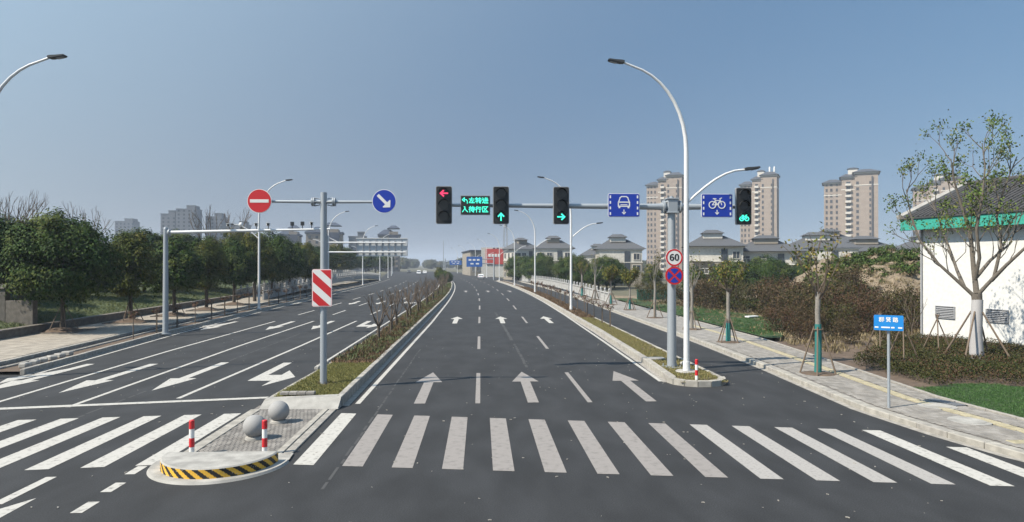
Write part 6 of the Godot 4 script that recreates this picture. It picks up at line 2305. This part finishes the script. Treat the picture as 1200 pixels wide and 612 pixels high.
func left_trees():
	var grp = "street trees on the left footway"
	var a = camphor("street_tree", Vector3(-25.3, 0.15, -42.6), 0.0, 11, 7.4, 1.9, 3.1, PAL_DARK, "broad dark green street tree nearest the camera on the left, propped by stakes", grp, 230, 170, 0.18)
	var b = camphor("street_tree", Vector3(-24.6, 0.15, -49.2), 0.0, 12, 6.5, 2.0, 1.7, PAL_OLIVE, "narrow olive street tree, second from the left edge", grp, 130, 150, 0.165)
	var c = camphor("street_tree", Vector3(-24.4, 0.15, -55.6), 0.0, 13, 6.2, 1.8, 2.1, PAL_DARK, "third street tree on the left, right behind the camera mast", grp, 150, 150, 0.18)
	var src = [a, b, c]
	var row = [[-24.4, 62.0, 1, 1.0], [-24.8, 70.0, 2, 1.05], [-25.0, 77.0, 1, 1.2], [-25.2, 84.0, 0, 1.12], [-25.2, 92.0, 2, 1.15], [-25.2, 101.0, 1, 1.1]]
	for k in row.size():
		var q = row[k]
		copy(src[q[2]], P(q[0], q[1], 0.15), k * 1.7 + 0.6, "dark green street tree on the left footway, %s in the row" % ORD[k + 3], Vector3(q[3], q[3], q[3]))
	var pits = [[-25.3, 42.6], [-24.6, 49.2], [-24.4, 55.6], [-24.4, 62.0], [-24.8, 70.0]]
	var p0 = pit(Vector3(-25.3, 0.15, -42.6), "soil mound in a stone frame round the broad nearest left tree")
	for k in range(1, 5): copy(p0, Vector3(pits[k][0], 0.15, -pits[k][1]), 0.05, "soil mound in a stone frame under the %s street tree on the left" % ORD[k])
	for k in 3:
		var s = thing("tree_stakes", Vector3(pits[k][0], 0.15, -pits[k][1]), k * 0.4, "slanting support stakes at the %s street tree on the left" % ORD[k], "stakes", "stakes of the left street trees")
		for j in 3:
			var an = -0.4 + j * 1.2 if k == 0 else TAU * j / 3.0
			var m = MB.new()
			m.tube([Vector3(cos(an) * 0.85, 0.05, sin(an) * 0.85), Vector3(cos(an) * 0.16, 1.5, sin(an) * 0.16)], [0.03, 0.025], 6)
			obj("stake", m, M.pole_wood, s)
	# the wood behind them
	var back = [[-33.5, 45.0, 0, 1.2], [-36.5, 52.5, 2, 1.25], [-40.5, 56.0, 0, 1.25], [-37.0, 62.0, 0, 1.1], [-34.5, 68.0, 2, 1.2], [-43.0, 72.0, 0, 1.3], [-37.0, 77.0, 2, 1.35], [-33.0, 84.0, 2, 1.25], [-38.0, 88.0, 0, 1.2], [-33.0, 94.0, 1, 1.45], [-46.0, 62.0, 0, 1.3], [-30.0, 104.0, 0, 1.05], [-35.0, 112.0, 2, 1.4], [-29.5, 118.0, 1, 1.3], [-33.0, 130.0, 0, 1.15], [-30.5, 142.0, 2, 1.35], [-36.0, 155.0, 0, 1.25], [-31.5, 165.0, 1, 1.5], [-52.0, 78.0, 0, 1.35], [-33.0, 182.0, 0, 1.3], [-37.0, 200.0, 2, 1.5], [-34.5, 222.0, 0, 1.3], [-31.0, 245.0, 2, 1.4], [-33.0, 268.0, 0, 1.4], [-29.0, 290.0, 2, 1.5], [-25.0, 318.0, 0, 1.3]]
	for k in back.size():
		var q = back[k]
		var o = copy(src[q[2]], P(q[0], q[1], 0.6), k * 2.3 + 1.0, "dark evergreen in the wood behind the left footway, %s counting back from the camera" % ORD[k], Vector3(q[3] * 1.0, q[3] * 0.9, q[3] * 1.0))
		o.set_meta("group", "evergreens behind the left footway")
	# tall bare trees above them
	var proto = bare_tree(Vector3(-40.5, 0.6, -62), "bare winter tree rising above the evergreens at the left edge", 61)
	var bl = [[-44.0, 66, 0.98, "bare winter tree above the evergreens, second from the left edge"], [-37.2, 66, 0.92, "bare winter tree above the broad nearest street tree"], [-41.5, 106, 1.22, "bare winter tree left of the no entry sign, left of a pair"], [-39.5, 112, 1.25, "bare winter tree left of the no entry sign, right of a pair"]]
	for k in bl.size(): copy(proto, Vector3(bl[k][0], 0.6, -bl[k][1]), k * 1.9, bl[k][3], Vector3.ONE * bl[k][2])
	# evergreens and shrubs on the right, in front of the villas
	var rt = [[16.5, 120.0, 0, 1.0], [19.5, 112.0, 2, 1.05], [22.0, 118.0, 0, 0.95], [13.0, 150.0, 0, 1.1], [11.0, 166.0, 2, 1.25], [26.5, 104.0, 1, 0.85], [30.5, 96.0, 2, 0.8], [35.0, 94.0, 0, 0.82], [39.5, 92.0, 0, 0.9], [43.0, 96.0, 2, 0.95], [48.0, 97.0, 0, 0.85], [51.5, 92.0, 0, 0.95], [56.0, 96.0, 2, 1.0], [46.5, 86.0, 2, 0.7], [24.5, 124.0, 2, 1.0], [10.2, 182.0, 0, 1.1], [60.0, 94.0, 2, 0.8]]
	for k in rt.size():
		var q = rt[k]
		var o = copy(src[q[2]], Vector3(q[0], 0.0 - q[3] * 1.2, -q[1]), k * 2.9 + 0.3, "rounded evergreen in front of the villas, %s in the group" % ORD[k], Vector3(q[3] * 1.1, q[3], q[3] * 1.1))
		o.set_meta("group", "evergreens before the villas")
	# clump at the end of the median
	for k in 3:
		var o = copy(src[[0, 2, 1][k]], P(-5.4 - k * 0.8, [158.0, 166.0, 172.0][k], -0.9), k * 1.3, "green bush closing the far end of the median, %s of three" % ["nearest", "middle", "farthest"][k], Vector3.ONE * [0.5, 0.62, 0.7][k])
		o.set_meta("group", "bushes at the end of the median")

func bare_tree(at, label, sd):
	var t = thing("bare_tree", at, 0, label, "tree", "bare trees above the left evergreens")
	var r = RandomNumberGenerator.new()
	r.seed = sd
	var m = MB.new()
	m.tube([Vector3(0, 0, 0), Vector3(0.1, 2.5, 0), Vector3(0, 5, 0.1)], [0.2, 0.16, 0.13], 7)
	obj("trunk", m, M.bark, t)
	m = MB.new()
	var tips = []
	for k in 6:
		var a = TAU * k / 6.0
		grow(m, Vector3(0, 4.0 + 0.18 * k, 0.05), Vector3(cos(a) * 0.42, 1, sin(a) * 0.42).normalized(), 2.3, 0.08, 0, 3, r, 0.45, tips, 0.66)
	obj("crown", m, M.twig, t)
	return t

# ---------------------------------------------------------------- staked trees on the right footway
func street_trees():
	var spots = [[12.6, 24.97, 1.0], [13.0, 35.3, 0.97], [13.3, 42.4, 0.95], [13.35, 51.7, 1.0], [13.4, 60.7, 1.0], [13.3, 69.0, 1.05], [13.2, 78.0, 1.0], [13.1, 87.0, 1.05]]
	var names = ["staked young tree with teal trunk wrap nearest the street-name sign", "staked young tree with low blue-green wrap right of the tall lamp", "pale staked tree just right of the tall lamp pole", "staked tree just left of the signal mast", "small leafy staked tree, fifth on the right footway", "staked tree at the near end of the white balustrade", "staked tree in front of the white balustrade, second from its near end", "staked tree in front of the white balustrade, third from its near end"]
	var protos = []
	for k in spots.size():
		var q = spots[k]
		if k < 5:
			protos.append(young_tree(P(q[0], q[1], 0.15), k * 1.1, 200 + k, k, names[k]))
		else:
			copy(protos[[3, 1, 4][k % 3]], P(q[0], q[1], 0.15), k * 2.0, names[k], Vector3.ONE * q[2])

func young_tree(at, turn, sd, k, label):
	var t = thing("staked_tree", at, turn, label, "tree", "staked young trees on the right footway")
	var r = RandomNumberGenerator.new()
	r.seed = sd
	var th = [3.05, 2.75, 2.6, 2.9, 2.3][k]
	var m = MB.new()
	m.tube([Vector3(0, -0.05, 0), Vector3(0.02, th * 0.4, 0.01), Vector3(-0.01, th * 0.75, 0), Vector3(0.02, th, 0.01)], [0.115, 0.10, 0.09, 0.10] if k < 4 else [0.08, 0.07, 0.065, 0.06], 10)
	obj("trunk", m, M.pale_bark, t)
	if k in [0, 1, 4]:
		m = MB.new()
		var wh = [1.85, 1.0, 0.0, 0.0, 0.9][k]
		m.tube([Vector3(0, 0.02, 0), Vector3(0.015, wh * 0.5, 0.006), Vector3(0.012, wh, 0.005)], [0.135, 0.125, 0.118] if k < 4 else [0.1, 0.09, 0.085], 12)
		obj("trunk_wrap", m, M.green_wrap, t)
	m = MB.new()
	var tips = []
	var nb = [14, 16, 10, 9, 18][k]
	for j in nb:
		var a = TAU * j / nb + r.randf_range(-0.3, 0.3)
		var sp = [0.55, 0.75, 0.5, 0.4, 0.8][k]
		var d = Vector3(cos(a) * sp, r.randf_range(0.7, 1.4), sin(a) * sp).normalized()
		grow(m, Vector3(0.02, th - 0.45 + 0.45 * j / nb, 0.01), d, [1.35, 1.0, 1.25, 1.4, 0.75][k] * r.randf_range(0.75, 1.15), 0.026, 0, 1 if k != 4 else 2, r, 0.4, tips, 0.75, 0.18)
	obj("branches", m, M.pale_bark if k in [2, 3] else M.twig, t)
	var lf = MB.new()
	var pal = [Color(0.09, 0.11, 0.025), Color(0.14, 0.13, 0.03), Color(0.06, 0.085, 0.02), Color(0.17, 0.14, 0.04)]
	var per = [5, 7, 3, 3, 9][k]
	for tp in tips:
		for j in per:
			lf.col = pal[r.randi() % 4]
			var nn = Vector3(r.randf_range(-1, 1), r.randf_range(0, 1), r.randf_range(-1, 1)).normalized()
			lf.leaf(tp[0] + Vector3(r.randfn(), r.randfn(), r.randfn()) * 0.12 - tp[1] * r.randf() * 0.5, nn.cross(Vector3(r.randf_range(-1, 1), 0.3, r.randf_range(-1, 1))).normalized(), nn, r.randf_range(0.11, 0.19), r.randf_range(0.06, 0.10))
	obj("leaves", lf, M.leaf, t)
	# four props and a tie
	var ph = [1.75, 1.25, 1.2, 1.2, 1.1][k]
	for j in 4:
		var a = TAU * j / 4.0 + 0.5
		m = MB.new()
		m.tube([Vector3(cos(a) * 0.62, -0.02, sin(a) * 0.62), Vector3(cos(a) * 0.13, ph, sin(a) * 0.13)], [0.034, 0.028], 6)
		obj("prop", m, M.pole_wood, t)
	m = MB.new()
	var tie = []
	var tr = []
	for j in 9:
		tie.append(Vector3(cos(TAU * j / 8.0) * 0.16, ph - 0.1, sin(TAU * j / 8.0) * 0.16)); tr.append(0.02)
	m.tube(tie, tr, 5)
	obj("tie", m, M.pole_wood, t)
	m = MB.new()
	m.lathe([[0.62, 0.0], [0.5, 0.03], [0.2, 0.06], [0.0, 0.07]], 14)
	obj("soil", m, M.soil, t)
	return t

# ---------------------------------------------------------------- the big tree before the white house
func big_tree():
	var t = thing("big_tree", Vector3(20.92, 0.1, -27.87), deg_to_rad(-36), "large spreading tree with sparse leaves and wrapped trunk before the white house", "tree")
	var r = RandomNumberGenerator.new()
	r.seed = 81
	var tr = MB.new()
	tr.tube([Vector3(0, -0.1, 0), Vector3(-0.03, 1.2, 0), Vector3(0.03, 2.3, 0), Vector3(0.0, 2.9, 0)], [0.26, 0.21, 0.19, 0.2], 14)
	obj("trunk", tr, M.mid_bark, t)
	var wr = MB.new()
	var wp = []
	var wrr = []
	for k in 79:
		var y = k * 0.034
		var cx = lerpf(0.0, -0.03, y / 1.2) if y < 1.2 else lerpf(-0.03, 0.03, (y - 1.2) / 1.45)
		wp.append(Vector3(cx, y, 0))
		wrr.append((lerpf(0.275, 0.225, y / 1.2) if y < 1.2 else lerpf(0.225, 0.2, (y - 1.2) / 1.4)) + (0.012 if k % 2 else 0.0) + r.randf_range(-0.004, 0.004))
	wr.tube(wp, wrr, 18)
	obj("trunk_wrap", wr, M.wrap, t)
	# main limbs, placed after the photograph's forks
	var limbs = [
		[[0, 2.7, 0], [-0.65, 3.4, 0.1], [-1.4, 4.2, 0.2], [-2.05, 5.2, 0.3], [-2.4, 6.4, 0.3], [-2.55, 7.4, 0.2]],
		[[0, 2.9, 0], [-0.1, 4.0, -0.3], [-0.2, 5.4, -0.5], [-0.5, 6.6, -0.5], [-0.8, 7.8, -0.3], [-0.9, 8.7, -0.2]],
		[[-0.05, 3.5, -0.1], [0.1, 4.4, 0.2], [0.0, 5.6, 0.4], [0.2, 6.9, 0.5], [0.3, 8.2, 0.4], [0.2, 9.2, 0.3]],
		[[0, 2.8, 0], [0.6, 3.6, 0.1], [0.85, 4.9, 0.1], [0.7, 6.2, -0.2], [1.0, 7.4, -0.3], [1.4, 8.6, -0.2]],
		[[0.5, 3.45, 0.1], [1.0, 4.1, 0.4], [1.7, 4.9, 0.6], [2.3, 6.3, 0.6], [2.8, 8.0, 0.6]],
		[[-0.45, 3.2, 0.05], [-0.7, 3.9, -0.5], [-0.9, 4.6, -1.1], [-1.3, 5.9, -1.4], [-1.6, 7.0, -1.4]],
		[[0.0, 3.6, -0.2], [0.5, 4.3, -0.8], [1.2, 5.0, -1.4], [1.7, 6.5, -1.6]],
	]
	var br = MB.new()
	var tips = []
	for lb in limbs:
		var p = []
		var rr = []
		for k in lb.size():
			p.append(Vector3(lb[k][0], lb[k][1], lb[k][2])); rr.append(lerpf(0.12 if lb == limbs[1] else 0.085, 0.018, float(k) / (lb.size() - 1)))
		br.tube(p, rr, 8)
		for k in range(2, lb.size()):
			var d = (p[k] - p[k - 1]).normalized()
			for j in 3:
				var ax = d.cross(Vector3(r.randf_range(-1, 1), r.randf_range(-1, 1), r.randf_range(-1, 1))).normalized()
				grow(br, p[k - 1].lerp(p[k], r.randf()), (d.rotated(ax, r.randf_range(0.45, 0.95)) + Vector3(0, 0.15, 0)).normalized(), r.randf_range(0.6, 1.0), 0.024, 0, 2, r, 0.55, tips, 0.68, 0.1, 5)
	obj("branches", br, M.mid_bark, t)
	var lf = MB.new()
	var pal = [Color(0.07, 0.115, 0.026), Color(0.10, 0.145, 0.035), Color(0.055, 0.085, 0.02), Color(0.15, 0.16, 0.045), Color(0.085, 0.125, 0.035)]
	for tp in tips:
		# leafier high up and on the road side
		var want = 7 if tp[0].y > 6.8 else (5 if tp[0].y > 5.6 else 1)
		if tp[0].x > 1.2: want = int(want * 0.5)
		for j in want:
			lf.col = pal[r.randi() % 5]
			var nn = Vector3(r.randf_range(-1, 1), r.randf_range(-0.2, 1), r.randf_range(-1, 1)).normalized()
			lf.leaf(tp[0] + Vector3(r.randfn(), r.randfn(), r.randfn()) * 0.13, nn.cross(Vector3(r.randf_range(-1, 1), 0.3, r.randf_range(-1, 1))).normalized(), nn, r.randf_range(0.09, 0.16), r.randf_range(0.05, 0.085))
	obj("leaves", lf, M.leaf, t)
	for j in 4:
		var a = TAU * j / 4.0 + 0.35
		var m = MB.new()
		m.tube([Vector3(cos(a) * 1.35, 0.0, sin(a) * 1.35), Vector3(cos(a) * 0.2, 2.15, sin(a) * 0.2)], [0.04, 0.035], 7)
		obj("prop", m, M.pole_wood, t)
	# small bare ornamental tree against the wall's corner
	var s = thing("bare_sapling", Vector3(22.6, 0.1, -34.8), 0.4, "thin bare sapling against the corner of the white wall", "sapling", "bare saplings by the white house")
	var m2 = MB.new()
	var tp2 = []
	m2.tube([Vector3.ZERO, Vector3(0.02, 0.9, 0)], [0.03, 0.025], 6)
	obj("stem", m2, M.twig, s)
	m2 = MB.new()
	for j in 5: grow(m2, Vector3(0.02, 0.7 + j * 0.04, 0), Vector3(cos(j * 1.26) * 0.5, 1, sin(j * 1.26) * 0.5).normalized(), 0.8, 0.018, 0, 2, r, 0.45, tp2, 0.7)
	obj("branches", m2, M.twig, s)
